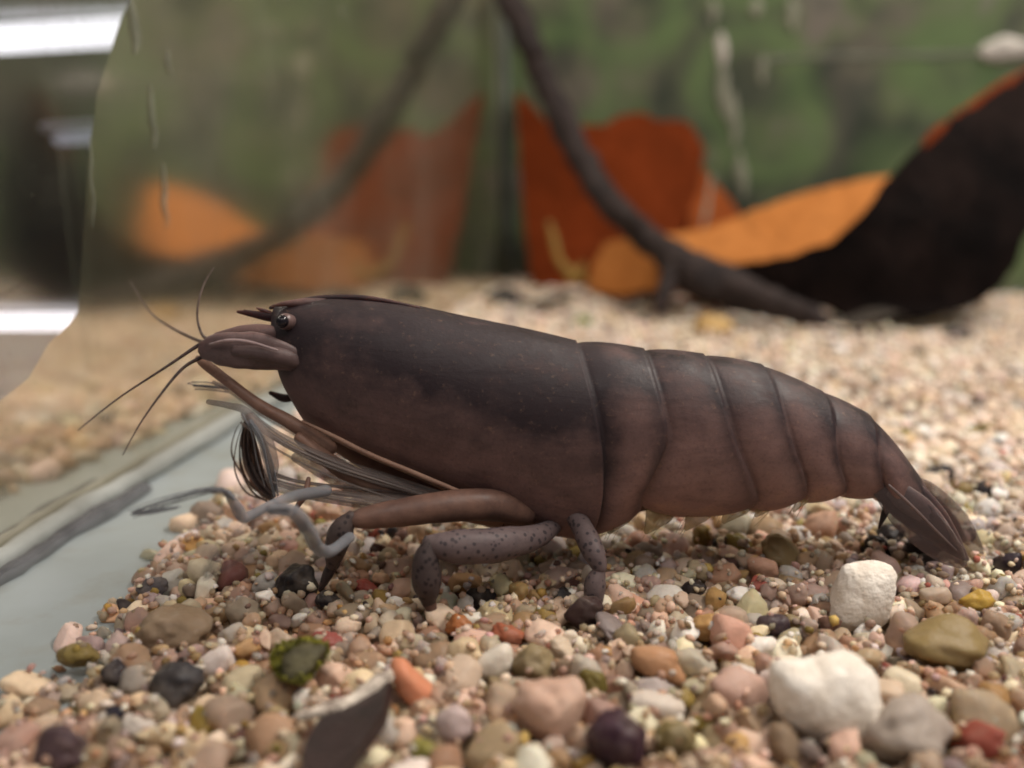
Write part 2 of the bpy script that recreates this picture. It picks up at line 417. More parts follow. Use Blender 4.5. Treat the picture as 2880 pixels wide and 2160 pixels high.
SH_NEAR = [pebble_shape(3, 100+i, r_) for i, r_ in enumerate([.2, .5, .7, .3, 1.0, .6, .4, 1.2, .5, .9, .1, .8])]
SH_FAR = [pebble_shape(1, 300+i, .3) for i in range(12)]
SH_MID = [pebble_shape(2, 100+i, r_) for i, r_ in enumerate([.2, .5, .7, .3, 1.0, .6, .4, 1.2, .5, .9, .1, .8])]
PAL = [((.78, .60, .44), 24), ((.76, .56, .45), 22), ((.82, .71, .56), 18), ((.62, .49, .38), 12), ((.56, .40, .25), 9), ((.88, .83, .77), 13), ((.58, .38, .18), 3),
       ((.68, .42, .29), 3.5), ((.22, .17, .05), 1.6), ((.030, .026, .030), 1.7), ((.13, .07, .06), 1.4), ((.36, .11, .08), .7), ((.60, .42, .14), 1.2), ((.46, .39, .36), 5)]
PC = np.array([p[0] for p in PAL])*np.array([.99, 1.01, 1.08]); PW = np.array([p[1] for p in PAL]); PW = PW/PW.sum()

# stones that can be told apart in the photo: placed first, the gravel is dropped around them
def g_at(px, py, r, lift=.45):
    p = on_z(px, py, .004)
    for _ in range(4): p = on_z(px, py, bed_z(p.x, p.y)+r*lift+.0012)
    return p
SPECIAL = [  # px, py, half-width px, aspect(h/w), colour, angularity, kind, label
 (2310, 1955, 165, .80, (.78, .72, .64), .8, 'rock', 'large chalky white rock in the right foreground gravel'),
 (2425, 1675, 92, 1.02, (.80, .78, .79), .2, 'pebble', 'smooth bright white pebble below the shrimp tail'),
 (2660, 1810, 120, .62, (.26, .19, .085), .3, 'pebble', 'long olive brown pebble right of the white rock'),
 (2172, 1762, 50, .72, (.045, .03, .04), .2, 'pebble', 'dark plum pebble between the white pebble and the white rock'),
 (2195, 1560, 62, .72, (.22, .16, .08), .2, 'pebble', 'speckled tan pebble lying tilted below the swimmerets'),
 (1975, 1510, 28, 1.4, (.19, .13, .04), .0, 'pebble', 'upright olive pebble under the abdomen'),
 (2140, 1650, 34, .85, (.34, .09, .07), .1, 'pebble', 'dull red pebble right below the speckled tan pebble'),
 (1735, 2085, 88, 1.0, (.055, .028, .04), .0, 'pebble', 'large round maroon pebble at the bottom edge'),
 (1900, 2080, 62, .9, (.17, .13, .05), .0, 'pebble', 'olive round pebble right of the large maroon pebble'),
 (1640, 1720, 58, .95, (.05, .03, .03), .1, 'pebble', 'dark purple brown pebble in front of the hind leg'),
 (1730, 1780, 72, .42, (.22, .18, .17), .1, 'pebble', 'long slanting grey pebble in front of the hind leg'),
 (1385, 1865, 62, .62, (.70, .63, .53), .6, 'pebble', 'white angular pebble below the middle leg'),
 (1585, 1830, 52, .55, (.62, .50, .37), .0, 'pebble', 'cream sausage shaped pebble sloping down to the right'),
 (1850, 1875, 82, .75, (.44, .24, .13), .5, 'pebble', 'orange brown pitted pebble in the centre foreground'),
 (1665, 1930, 46, 1.15, (.14, .11, .03), .0, 'pebble', 'upright olive green pebble in the centre foreground'),
 (1500, 1870, 62, .92, (.26, .20, .11), .3, 'pebble', 'khaki pebble right of the white angular pebble'),
 (1405, 1950, 42, .85, (.15, .12, .03), .0, 'pebble', 'small olive green pebble under the white angular pebble'),
 (1160, 1930, 72, .95, (.62, .25, .14), .9, 'chip', 'salmon pink wedge shaped chip in the foreground'),
 (835, 1640, 62, .95, (.018, .016, .018), .0, 'pebble', 'round black pebble under the front leg knee'),
 (1580, 1675, 26, .9, (.02, .018, .02), .2, 'pebble', 'small black pebble beside the hind leg'),
 (1355, 1675, 42, .7, (.018, .016, .018), .5, 'pebble', 'black angular pebble right of the middle leg'),
 (920, 1690, 34, .8, (.02, .018, .022), .2, 'pebble', 'small black pebble beside the round black pebble'),
 (490, 1930, 84, .72, (.045, .042, .045), .5, 'pebble', 'slate grey slanting pebble in the left foreground'),
 (318, 2012, 32, .85, (.022, .02, .03), .1, 'pebble', 'small blue black pebble in the left foreground'),
 (165, 2110, 75, .95, (.085, .055, .06), .0, 'pebble', 'round mauve brown pebble at the lower left corner'),
 (490, 1770, 110, .55, (.24, .17, .11), .3, 'pebble', 'flat brown banded pebble near the gravel edge'),
 (430, 1650, 46, .62, (.10, .09, .095), .1, 'pebble', 'grey pebble at the left rim of the gravel'),
 (220, 1845, 60, .62, (.20, .15, .05), .1, 'pebble', 'olive tan pebble on the left edge of the gravel'),
 (1030, 1655, 34, .7, (.33, .07, .055), .1, 'pebble', 'red pebble between the front leg and the middle leg'),
 (915, 1805, 50, .65, (.28, .08, .065), .2, 'pebble', 'brick red pebble behind the mossy pebble'),
 (1425, 1790, 48, .7, (.34, .11, .06), .2, 'pebble', 'brick red pebble between the middle and hind legs'),
 (1290, 1760, 42, .9, (.38, .14, .05), .3, 'pebble', 'rusty orange pebble under the middle leg tip'),
 (1395, 1730, 60, .5, (.50, .40, .24), .4, 'pebble', 'cream angular pebble in front of the black angular pebble'),
 (1545, 1995, 110, .78, (.55, .36, .27), .3, 'pebble', 'pale pink lumpy pebble in the bottom foreground'),
 (1275, 2040, 55, 1.1, (.56, .44, .42), .1, 'pebble', 'pale lilac pebble beside the salmon chip'),
 (1190, 2120, 44, .8, (.22, .20, .05), .1, 'pebble', 'moss green round pebble at the bottom edge'),
 (1845, 1985, 82, .5, (.62, .54, .46), .8, 'pebble', 'rough whitish pebble above the olive round pebble'),
 (2080, 1905, 46, .7, (.62, .56, .50), .2, 'pebble', 'white pebble left of the large white rock'),
 (690, 1920, 72, .6, (.50, .42, .28), .2, 'pebble', 'pale buff pebble under the mossy pebble'),
 (675, 1890, 40, .8, (.45, .26, .05), .1, 'pebble', 'amber yellow pebble left of the mossy pebble'),
 (390, 2040, 55, .62, (.56, .50, .44), .0, 'pebble', 'white oval pebble right of the blue black pebble'),
 (2745, 1700, 52, .8, (.44, .28, .06), .2, 'pebble', 'yellow ochre pebble at the right side'),
 (2770, 1735, 32, .5, (.06, .04, .04), .1, 'pebble', 'small dark brown pebble in front of the yellow ochre pebble'),
 (2640, 1905, 48, .5, (.42, .18, .10), .4, 'chip', 'pointed orange chip right of the white rock'),
 (2560, 2060, 130, .7, (.40, .34, .29), .1, 'pebble', 'grey white pebble in front of the large white rock'),
 (2440, 1830, 60, .5, (.52, .36, .25), .6, 'pebble', 'peach rough pebble just behind the large white rock'),
 (1985, 1765, 46, .8, (.46, .27, .11), .1, 'pebble', 'small orange tan pebble left of the dark plum pebble'),
 (2245, 1508, 40, .6, (.66, .62, .58), .2, 'pebble', 'small white pebble behind the speckled tan pebble'),
 (2495, 1505, 52, .5, (.02, .017, .018), .3, 'pebble', 'black pebble under the tail fan'),
 (2605, 1535, 66, .5, (.02, .016, .018), .4, 'pebble', 'black flat pebble under the tail tip'),
 (2600, 1580, 44, .5, (.022, .018, .018), .2, 'pebble', 'small black pebble in front of the black flat pebble'),
 (2030, 1535, 34, .9, (.02, .018, .018), .6, 'chip', 'black jagged chip beside the upright olive pebble'),
 (1575, 1500, 24, .6, (.012, .012, .012), .1, 'pebble', 'tiny black pebble between the hind legs'),
 (1065, 1545, 26, .8, (.06, .03, .025), .1, 'pebble', 'small maroon pebble behind the middle leg knee'),
 (2700, 940, 62, .28, (.02, .02, .03), .3, 'pebble', 'black flat stone on the gravel behind the tail'),
 (1420, 835, 60, .55, (.03, .03, .03), .3, 'pebble', 'dark stone at the foot of the terracotta shard'),
 (1640, 905, 34, .5, (.10, .16, .02), .2, 'pebble', 'bright green pebble behind the shrimp back'),
 (2010, 915, 60, .6, (.50, .33, .13), .5, 'rock', 'amber yellow rock in front of the driftwood root'),
 (2795, 1255, 30, .55, (.03, .03, .03), .1, 'pebble', 'small black pebble on the gravel far right of the tail'),
]
OUTLINE = {
 0: [(-132,-66),(-102,-92),(-45,-95),(30,-112),(95,-108),(142,-55),(158,30),(150,95),(95,125),(0,116),(-88,82),(-128,20)],
 1: [(-85,60),(-78,0),(-60,-60),(-30,-86),(60,-86),(86,-60),(80,0),(55,70),(10,92),(-50,88)],
 3: [(-48,-10),(-30,-32),(40,-32),(52,0),(35,35),(0,27),(-35,22)],
 11: [(-52,10),(-46,-10),(20,-50),(46,-46),(56,0),(30,35),(-20,42),(-52,32)],
 13: [(-80,-50),(-20,-62),(50,-45),(60,-10),(85,35),(70,55),(20,40),(-30,30),(-70,0)],
 17: [(-62,-65),(-30,-78),(10,-42),(66,10),(62,48),(20,78),(-20,42),(-47,0)],
 36: [(-85,-10),(-60,-40),(0,-42),(50,-30),(85,-5),(70,35),(10,30),(-50,40)],
}
def outline_stone(ol, r, seed):
    v, f = ico(4); P = curve_closed(ol); th = np.arctan2(-P[:, 1], P[:, 0]); rad = np.hypot(P[:, 0], P[:, 1]); o_ = np.argsort(th); th, rad = th[o_], rad[o_]
    rho = np.hypot(v[:, 0], v[:, 2]); a = np.arctan2(v[:, 2], v[:, 0]); Rr = np.interp(a, th, rad, period=2*math.pi)
    hw = max(abs(P[:, 0]).max(), 1); k = r/hw; rh = rho**.8
    out = np.stack([Rr*rh*np.cos(a)*k, v[:, 1]*r*.75, Rr*rh*np.sin(a)*k], 1)
    for i in range(len(out)):
        q = Vector(out[i])/r; out[i] *= 1+.07*noise.noise(q*2.2+Vector((seed, 0, 0)))+.035*noise.noise(q*6+Vector((seed, 3, 0)))+.015*noise.noise(q*14+Vector((seed, 3, 0)))
    return out, f
def curve_closed(ol):
    n_ = len(ol); out = []
    for i in range(n_):
        a, b_, c_, d_ = [np.array(ol[(i+j) % n_], float) for j in (-1, 0, 1, 2)]
        for k in range(6):
            s_ = k/6; out.append(.5*((2*b_)+(c_-a)*s_+(2*a-5*b_+4*c_-d_)*s_*s_+(3*b_-a-3*c_+d_)*s_**3))
    return np.array(out)
stones = []   # x, y, z, r  for the dropper
def special_mesh(seed, ang, aspect):
    v, f = pebble_shape(4, 5000+seed, ang)
    ext = (v.max(0)-v.min(0))/2; v = (v-(v.max(0)+v.min(0))/2)/ext
    return v, f
M['chalk'] = simple_mat('chalk_rock', (.86, .81, .73), .85, .06, 420, .6, dist=.0008, col2=(.66, .58, .48))
for k, (px, py, hw, asp, colr, ang, nm, lab) in enumerate(SPECIAL):
    z0 = project(on_z(px, py, .004))[2]; r = hw*z0/F
    h = r*asp; p = g_at(px, py, h, .75)
    v, f = special_mesh(k*3+1, ang, asp)
    v = v*np.array([r, r*.85, min(h*1.05, r*1.2)])
    if k in OUTLINE: v, f = outline_stone(OUTLINE[k], r, k)
    me = bpy.data.meshes.new(nm); me.from_pydata([tuple(q) for q in v], [], [tuple(int(i) for i in q) for q in f]); me.polygons.foreach_set('use_smooth', [True]*len(f)); me.materials.append(M['chalk'] if k in (0, 1) else M['pebble'])
    o = bpy.data.objects.new(nm, me); COL.objects.link(o); o.location = p
    tilt = random.uniform(-.25, .25)
    if k in (10, 12, 4): tilt = {10: .62, 12: .6, 4: .45}[k]
    if k == 22: tilt = -.5
    o.rotation_euler = Quaternion(HF, tilt).to_euler() if k in (4, 10, 12, 22) else (random.uniform(-.15, .15), tilt, YAW+random.uniform(-.3, .3))
    if k in (4, 10, 12, 22): o.rotation_euler = (Matrix.Rotation(tilt, 4, HF) @ Matrix.Rotation(YAW, 4, 'Z')).to_euler()
    if k in OUTLINE: o.rotation_euler = (-PITCH, 0, YAW)
    o.color = (*colr, .08); tag(o, lab, nm)
    stones.append((p.x, p.y, p.z, min(r, h)*.95)); 
    if r > h*1.25:
        for s in (-1, 1): stones.append((p.x+RGT.x*s*(r-h), p.y+RGT.y*s*(r-h), p.z, h*.9))

# drop the gravel
CELL = .005
grid = {}
def put(x, y, z, r): grid.setdefault((int(x//CELL), int(y//CELL)), []).append((x, y, z, r))
for s_ in stones: put(*s_)
def rest_z(x, y, r):
    z = bed_z(x, y)+r*.35; ci, cj = int(x//CELL), int(y//CELL)
    for i in (ci-1, ci, ci+1):
        for j in (cj-1, cj, cj+1):
            for (a, b_, c_, q) in grid.get((i, j), ()):
                d2 = (a-x)**2+(b_-y)**2; s = (r+q)*.80
                if d2 < s*s:
                    zz = c_+math.sqrt(s*s-d2)*.85
                    if zz > z: z = zz
    return z
dropped = []
NTRY = 50000
for n_ in range(NTRY):
    y = .05+(YB-.052)*random.random()**.95; x = random.uniform(.001, .31)
    if not in_view(x, y) or x < edge_x(y)+random.uniform(-.0015, .004): continue
    u = random.random(); r = .00085+.00120*u**1.5
    if random.random() < .10: r *= 1.35
    if y > .15: r *= 1-.36*min(1, (y-.15)/.06)
    best = None
    for _ in range(4):
        xx = x+random.uniform(-.003, .003); yy = min(YB-.002, y+random.uniform(-.003, .003))
        if xx < .001: continue
        z = rest_z(xx, yy, r)
        if best is None or z-bed_z(xx, yy) < best[0]: best = (z-bed_z(xx, yy), xx, yy, z)
    if best is None: continue
    hh, xx, yy, z = best
    lim = .0024 if xx > edge_x(yy)+.008 else .0016
    if hh > lim: continue
    put(xx, yy, z, r); dropped.append((xx, yy, z, r))
for n_ in range(9000):
    y = random.uniform(.06, .17); x = random.uniform(.02, .15)
    if not in_view(x, y) or x < edge_x(y)-.003*random.random(): continue
    r = random.uniform(.00025, .0006); z = rest_z(x, y, r)
    if z-bed_z(x, y) < .0034: dropped.append((x, y, z, r))
print('gravel stones', len(dropped))
def q_rand(r_):
    u = [r_.random() for _ in range(3)]
    return Quaternion((math.sqrt(1-u[0])*math.sin(2*math.pi*u[1]), math.sqrt(1-u[0])*math.cos(2*math.pi*u[1]), math.sqrt(u[0])*math.sin(2*math.pi*u[2]), math.sqrt(u[0])*math.cos(2*math.pi*u[2])))
# the largest in view stand as pebbles of their own
def score(i):
    x, y, z, r = dropped[i]; a, b_, zc = project((x, y, z))
    if not (0 < a < 2880 and 0 < b_ < 2160): return 0
    vis = 1.0 if z-bed_z(x, y) > .0012 else .55
    return r/zc*vis
order = sorted(range(len(dropped)), key=score, reverse=True)
single = set(order[:295])
shared = []
for i, (v, f) in enumerate(SH_NEAR):
    me = bpy.data.meshes.new('pebble'); me.from_pydata([tuple(q) for q in v], [], [tuple(int(a) for a in q) for q in f]); me.polygons.foreach_set('use_smooth', [True]*len(f)); me.materials.append(M['pebble']); shared.append(me)
BV = []; BF = []; BC = []; off = 0
for i, (x, y, z, r) in enumerate(dropped):
    q = q_rand(random); c = PC[rng.choice(len(PC), p=PW)]*(1+.18*rng.standard_normal()); c = np.clip(c*(1+.05*rng.standard_normal(3)), .01, .85)
    k = random.randrange(12); rr = r*1.06
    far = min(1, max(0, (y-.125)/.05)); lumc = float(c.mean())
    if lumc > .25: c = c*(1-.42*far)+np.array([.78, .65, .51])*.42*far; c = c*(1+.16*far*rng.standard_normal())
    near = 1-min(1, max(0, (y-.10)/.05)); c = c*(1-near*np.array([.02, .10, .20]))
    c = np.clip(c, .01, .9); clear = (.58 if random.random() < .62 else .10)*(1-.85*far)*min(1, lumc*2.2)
    flat_q = Quaternion((0,0,1), random.uniform(0, 6.28)) @ Quaternion((1,0,0), random.gauss(0, .5)) @ Quaternion((0,1,0), random.gauss(0, .5))
    if i in single:
        o = bpy.data.objects.new('pebble', shared[k]); COL.objects.link(o); o.parent = bed
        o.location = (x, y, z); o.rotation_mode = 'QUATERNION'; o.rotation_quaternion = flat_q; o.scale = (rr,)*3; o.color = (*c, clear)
        continue
    v, f = (SH_FAR if r < .00065 else SH_NEAR if y < .12 else SH_MID if y < .2 else SH_FAR)[k]
    Rm = np.array(flat_q.to_matrix())
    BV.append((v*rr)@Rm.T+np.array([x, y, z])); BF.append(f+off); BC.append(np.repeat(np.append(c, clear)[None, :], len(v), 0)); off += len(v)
BV = np.concatenate(BV); BF = np.concatenate(BF); BC = np.concatenate(BC)
me = bpy.data.meshes.new('gravel'); me.vertices.add(len(BV)); me.vertices.foreach_set('co', BV.ravel().astype(np.float32))
me.loops.add(BF.size); me.loops.foreach_set('vertex_index', BF.ravel().astype(np.int32))
me.polygons.add(len(BF)); me.polygons.foreach_set('loop_start', np.arange(0, BF.size, 3, dtype=np.int32)); me.polygons.foreach_set('use_smooth', np.ones(len(BF), bool))
at_ = me.attributes.new('tint', 'FLOAT_COLOR', 'POINT'); at_.data.foreach_set('color', BC.ravel().astype(np.float32))
me.update(); me.validate(); me.materials.append(M['gravel'])
g = bpy.data.objects.new('gravel', me); COL.objects.link(g); tag(g, 'loose fine gravel of cream, pink, grey and dark grains', 'gravel', kind='stuff')
print('gravel tris', len(BF))

# mossy pebble and broken shell in the foreground
def mossy():
    px, py, hw = 840, 1860, 88
    z0 = project(on_z(px, py, .004))[2]; r = hw*z0/F; p = g_at(px, py, r, 1.25)
    v, f = pebble_shape(4, 777, .6)
    root = empty('mossy_pebble', p); tag(root, 'green mossy pebble in the left foreground gravel', 'pebble')
    M['moss'] = simple_mat('moss', (.24, .22, .022), .8, .5, 700, 1.0, dist=.001, col2=(.05, .055, .008))
    M['mossrock'] = simple_mat('moss_rock', (.07, .06, .025), .7, .4, 500, .5)
    mesh_obj('stone', [tuple(q*r*.92) for q in v], [tuple(int(a) for a in q) for q in f], M['mossrock'], root)
    V = []; Fc = []
    rr = random.Random(3)
    for q in v:
        if q[2] < -.2: continue
        for _ in range(2):
            n = Vector(q).normalized(); b_ = Vector(q)*r*.92; s = r*rr.uniform(.05, .11)
            if noise.noise(b_*500) < -.12: continue
            a = n.orthogonal().normalized(); a = Quaternion(n, rr.uniform(0, 6.3)) @ a; c_ = n.cross(a); tp = b_+n*s*1.5+a*s*.6
            k = len(V); V += [b_-c_*s*.5, b_+c_*s*.5, tp+c_*s*.4, tp-c_*s*.4]; Fc.append((k, k+1, k+2, k+3))
    m_ = mesh_obj('moss', V, Fc, M['moss'], root); m_['kind'] = 'stuff'
mossy()
M['shell_in'] = simple_mat('shell_dark', (.022, .012, .011), .5, .3, 300, .5)
M['shell_edge'] = simple_mat('shell_edge', (.60, .53, .44), .6, .25, 500, .6, col2=(.12, .08, .06))
sp = g_at(960, 2050, .003, .6); zs = project(sp)[2]
shell = empty('broken_shell', sp); tag(shell, 'broken dark shell with white edge leaning in the bottom foreground', 'shell')
def shp(x, y):
    s = ((y-1890)/250); return at(x, y, zs+.0066-.017*s+.0015*math.sin((x-850)/70.))-sp
slab('shell_wall', [(850, 2180), (862, 2090), (900, 2020), (980, 1985), (1050, 1940), (1095, 1900), (1075, 2000), (1020, 2090), (960, 2180)], 22, shp, .0011, M['shell_in'], shell, rough=.0002)
tube('shell_rim', [shp(840, 2015), shp(900, 2000), shp(960, 1985), shp(1020, 1955), shp(1075, 1915), shp(1096, 1893)], [.0004, .0006, .0007, .0008, .0009, .0005], M['shell_edge'], shell, 8, 5, wob=.5, wobf=900)

# ------------------------------------------------------------------ terracotta, driftwood behind
def terracotta(name, c1, c2):
    t = NT(name); b = t.bsdf(.9, .05); v = t.coord('Object'); n1 = t.noise(v, 55, 5, .6); n2 = t.noise(v, 600, 3)
    r = t.ramp(n1.outputs[0], [(.35, c2), (.65, c1)])
    n3 = t.noise(v, 160, 6, .7, .8); st = t.math('MULTIPLY', t.math('SUBTRACT', n3.outputs[0], .52, clamp=True), 3.2, clamp=True)
    n4 = t.noise(t.mapping(v, (1, 1, .35)), 90, 4, .6); fl = t.math('MULTIPLY', t.math('SUBTRACT', n4.outputs[0], .58, clamp=True), 2.0, clamp=True)
    c = t.mix(st, r.outputs[0], tuple(x*.42 for x in c2)); c = t.mix(fl, c, tuple(min(1, x*1.35+.004) for x in c1))
    t.l(c, b.inputs['Base Color']); t.bump(n3.outputs[0], b, .8, .002); return t.m
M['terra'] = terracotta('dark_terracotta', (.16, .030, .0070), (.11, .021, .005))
M['terra_mid'] = terracotta('mid_terracotta', (.29, .075, .02), (.21, .05, .014)); M['terra_lit'] = terracotta('lit_terracotta', (.43, .165, .046), (.37, .135, .035))  # last one: base paled to paint in the light from above
M['clay_shade'] = terracotta('shaded_clay', (.013, .008, .007), (.004, .003, .003))  # clay base near black: the shade of the underside is painted in
def dep(z0, kx=0, x0=1700, bow=0, wx=300, ky=0, y0=800):
    return lambda x, y: at(x, y, z0+kx*(x-x0)+bow*((x-x0)/wx)**2+ky*(y0-y))
org = on_z(1720, 800, .004)
pot = empty('terracotta_shard', org); tag(pot, 'upright broken dark orange terracotta pot shard behind the twig', 'pot shard')
d1 = dep(.366, 0, 1740, .008, 290, .00001)
slab('pot_wall', [(1450, 255), (1490, 290), (1530, 335), (1600, 380), (1640, 350), (1705, 354), (1738, 326), (1812, 316), (1850, 340), (1910, 338), (1993, 368), (1980, 440), (1960, 540), (1925, 640), (1900, 720), (1880, 860), (1500, 860), (1472, 600)], 34,
     lambda x, y: d1(x, y)-org, .0042, M['terra'], pot, rough=.0005)
d2 = dep(.3745, .00002, 2000, .0, 100, .00001)
org2 = on_z(2040, 760, .004)
pot2 = empty('terracotta_shard', org2); tag(pot2, 'small orange terracotta fragment showing right of the upright shard', 'pot shard')
slab('pot_wall', [(1960, 350), (1994, 368), (2020, 450), (2055, 530), (2115, 592), (2150, 640), (2120, 830), (1920, 830), (1940, 600)], 30, lambda x, y: d2(x, y)-org2, .004, M['terra_mid'], pot2, rough=.0004)
tube('white_edge', [d2(1996, 372)-org2, d2(2006, 450)-org2, d2(1998, 520)-org2, d2(1985, 600)-org2, d2(1975, 640)-org2], [.0005, .0010, .0006, .0010, .0005], M['lime_dim'], pot2, 7, 4, wob=.6, wobf=300)
org3 = on_z(1900, 830, .004)
pl = empty('terracotta_saucer', org3); tag(pl, 'terracotta piece painted lit pale orange lying in front of the upright shard', 'pot shard')
d3 = lambda x, y: at(x, y, .312+(820-y)*.00011+.000004*(x-1900)+.00019*max(0, 1850-x))
slab('saucer_wall', [(1650, 812), (1665, 745), (1700, 682), (1760, 672), (1840, 662), (2000, 640), (2120, 592), (2250, 545), (2350, 520), (2450, 500), (2560, 486), (2500, 660), (2320, 780), (2000, 800), (1880, 800), (1838, 812), (1750, 827), (1690, 824)], 32,
     lambda x, y: d3(x, y)-org3, .0042, M['terra_lit'], pl, rough=.0006)
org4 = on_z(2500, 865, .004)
ds = empty('shaded_shard', org4); tag(ds, 'large curved shard in painted black shade with orange upper edge at the right', 'pot shard')
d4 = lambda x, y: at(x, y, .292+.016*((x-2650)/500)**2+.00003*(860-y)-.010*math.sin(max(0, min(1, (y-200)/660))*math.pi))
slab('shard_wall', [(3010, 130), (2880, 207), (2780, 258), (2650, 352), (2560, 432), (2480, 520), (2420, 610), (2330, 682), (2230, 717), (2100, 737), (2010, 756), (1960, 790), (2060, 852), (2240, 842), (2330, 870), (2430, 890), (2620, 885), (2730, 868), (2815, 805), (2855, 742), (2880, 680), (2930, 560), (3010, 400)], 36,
     lambda x, y: d4(x, y)-org4, .005, M['clay_shade'], ds, rough=.0009)
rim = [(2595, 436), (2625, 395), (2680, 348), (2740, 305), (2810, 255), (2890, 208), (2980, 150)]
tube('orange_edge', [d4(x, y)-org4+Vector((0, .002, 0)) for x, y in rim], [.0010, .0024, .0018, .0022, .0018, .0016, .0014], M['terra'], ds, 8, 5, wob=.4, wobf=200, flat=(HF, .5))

def bark(name, c1, c2):
    t = NT(name); b = t.bsdf(.75, .25); v = t.coord('Object'); n1 = t.noise(v, 130, 5, .65); n2 = t.noise(v, 380, 4, .7)
    r = t.ramp(n1.outputs[0], [(.36, c2), (.64, c1)]); t.l(r.outputs[0], b.inputs['Base Color']); t.bump(n2.outputs[0], b, .7, .0015); return t.m
M['bark'] = bark('dark_bark', (.034, .023, .021), (.012, .008, .008))
tw = empty('driftwood_twig', on_z(1900, 850, .004)); tag(tw, 'dark thin twig slanting up in front of the terracotta shard', 'twig'); to = tw.location.copy()
pts = [(1405, -60, .350, 36), (1440, 20, .348, 37), (1478, 90, .346, 40), (1515, 190, .343, 36), (1560, 290, .340, 40), (1610, 395, .336, 42), (1665, 500, .331, 38), (1735, 590, .325, 42), (1800, 655, .320, 38), (1880, 715, .312, 46), (1960, 770, .304, 52)]
tube('stem', [at(a, b_, z)-to for a, b_, z, r in pts], [r*z/F for a, b_, z, r in pts], M['bark'], tw, 14, 8, wob=.28, wobf=170)
pts = [(1890, 735, .306, 48), (1960, 772, .303, 60), (2060, 815, .299, 58), (2160, 850, .292, 46), (2260, 880, .283, 34), (2320, 905, .278, 18)]
tube('root_end', [at(a, b_, z)-to for a, b_, z, r in pts], [r*z/F for a, b_, z, r in pts], M['bark'], tw, 14, 8, wob=.35, wobf=220)
pts = [(1900, 735, .304, 28), (1885, 780, .302, 26), (1865, 830, .300, 22), (1855, 870, .298, 14)]
tube('root_end', [at(a, b_, z)-to for a, b_, z, r in pts], [r*z/F for a, b_, z, r in pts], M['bark'], tw, 12, 6, wob=.3, wobf=220)
for (a, b_, z) in ((1648, 455, .334), (1790, 640, .3185), (1500, 150, .342)):
    tube('knot', [at(a-22, b_+26, z)-to, at(a, b_, z)-to, at(a+20, b_-8, z)-to], [.0012, .0048, .003], M['bark'], tw, 10, 5, wob=.3, wobf=200)
M['blade'] = simple_mat('yellow_weed', (.26, .13, .015), .6, .3, 200, .2, col2=(.13, .12, .03))
ab = empty('yellow_weed', at(1620, 775, .338)); tag(ab, 'small yellow green weed strip against the terracotta shard', 'weed'); bo = ab.location.copy()
tube('blade', [at(1545, 625, .352)-bo, at(1560, 680, .351)-bo, at(1575, 735, .350)-bo, at(1615, 775, .348)-bo, at(1650, 790, .347)-bo], [.0008, .0014, .0013, .0018, .0008], M['blade'], ab, 8, 5, flat=(HF, .35))
tube('blade', [at(1640, 740, .338)-bo, at(1625, 770, .337)-bo, at(1600, 790, .336)-bo], [.0006, .002, .0012], M['blade'], ab, 8, 5, flat=(HF, .35))
# bits of debris at the foot of the shards
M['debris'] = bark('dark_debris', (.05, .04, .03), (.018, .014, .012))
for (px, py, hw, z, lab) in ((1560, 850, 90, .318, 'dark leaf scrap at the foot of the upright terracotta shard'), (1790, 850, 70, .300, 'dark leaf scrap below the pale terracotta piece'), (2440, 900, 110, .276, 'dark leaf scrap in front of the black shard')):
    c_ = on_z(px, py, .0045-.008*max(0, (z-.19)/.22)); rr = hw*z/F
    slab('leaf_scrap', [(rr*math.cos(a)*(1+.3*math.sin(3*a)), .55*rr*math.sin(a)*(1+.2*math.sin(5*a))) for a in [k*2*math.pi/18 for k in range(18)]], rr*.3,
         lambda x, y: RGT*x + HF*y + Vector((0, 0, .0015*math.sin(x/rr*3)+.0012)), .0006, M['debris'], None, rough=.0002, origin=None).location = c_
    tag(bpy.context.scene.objects[-1] if False else COL.objects[-1], lab, 'leaf')

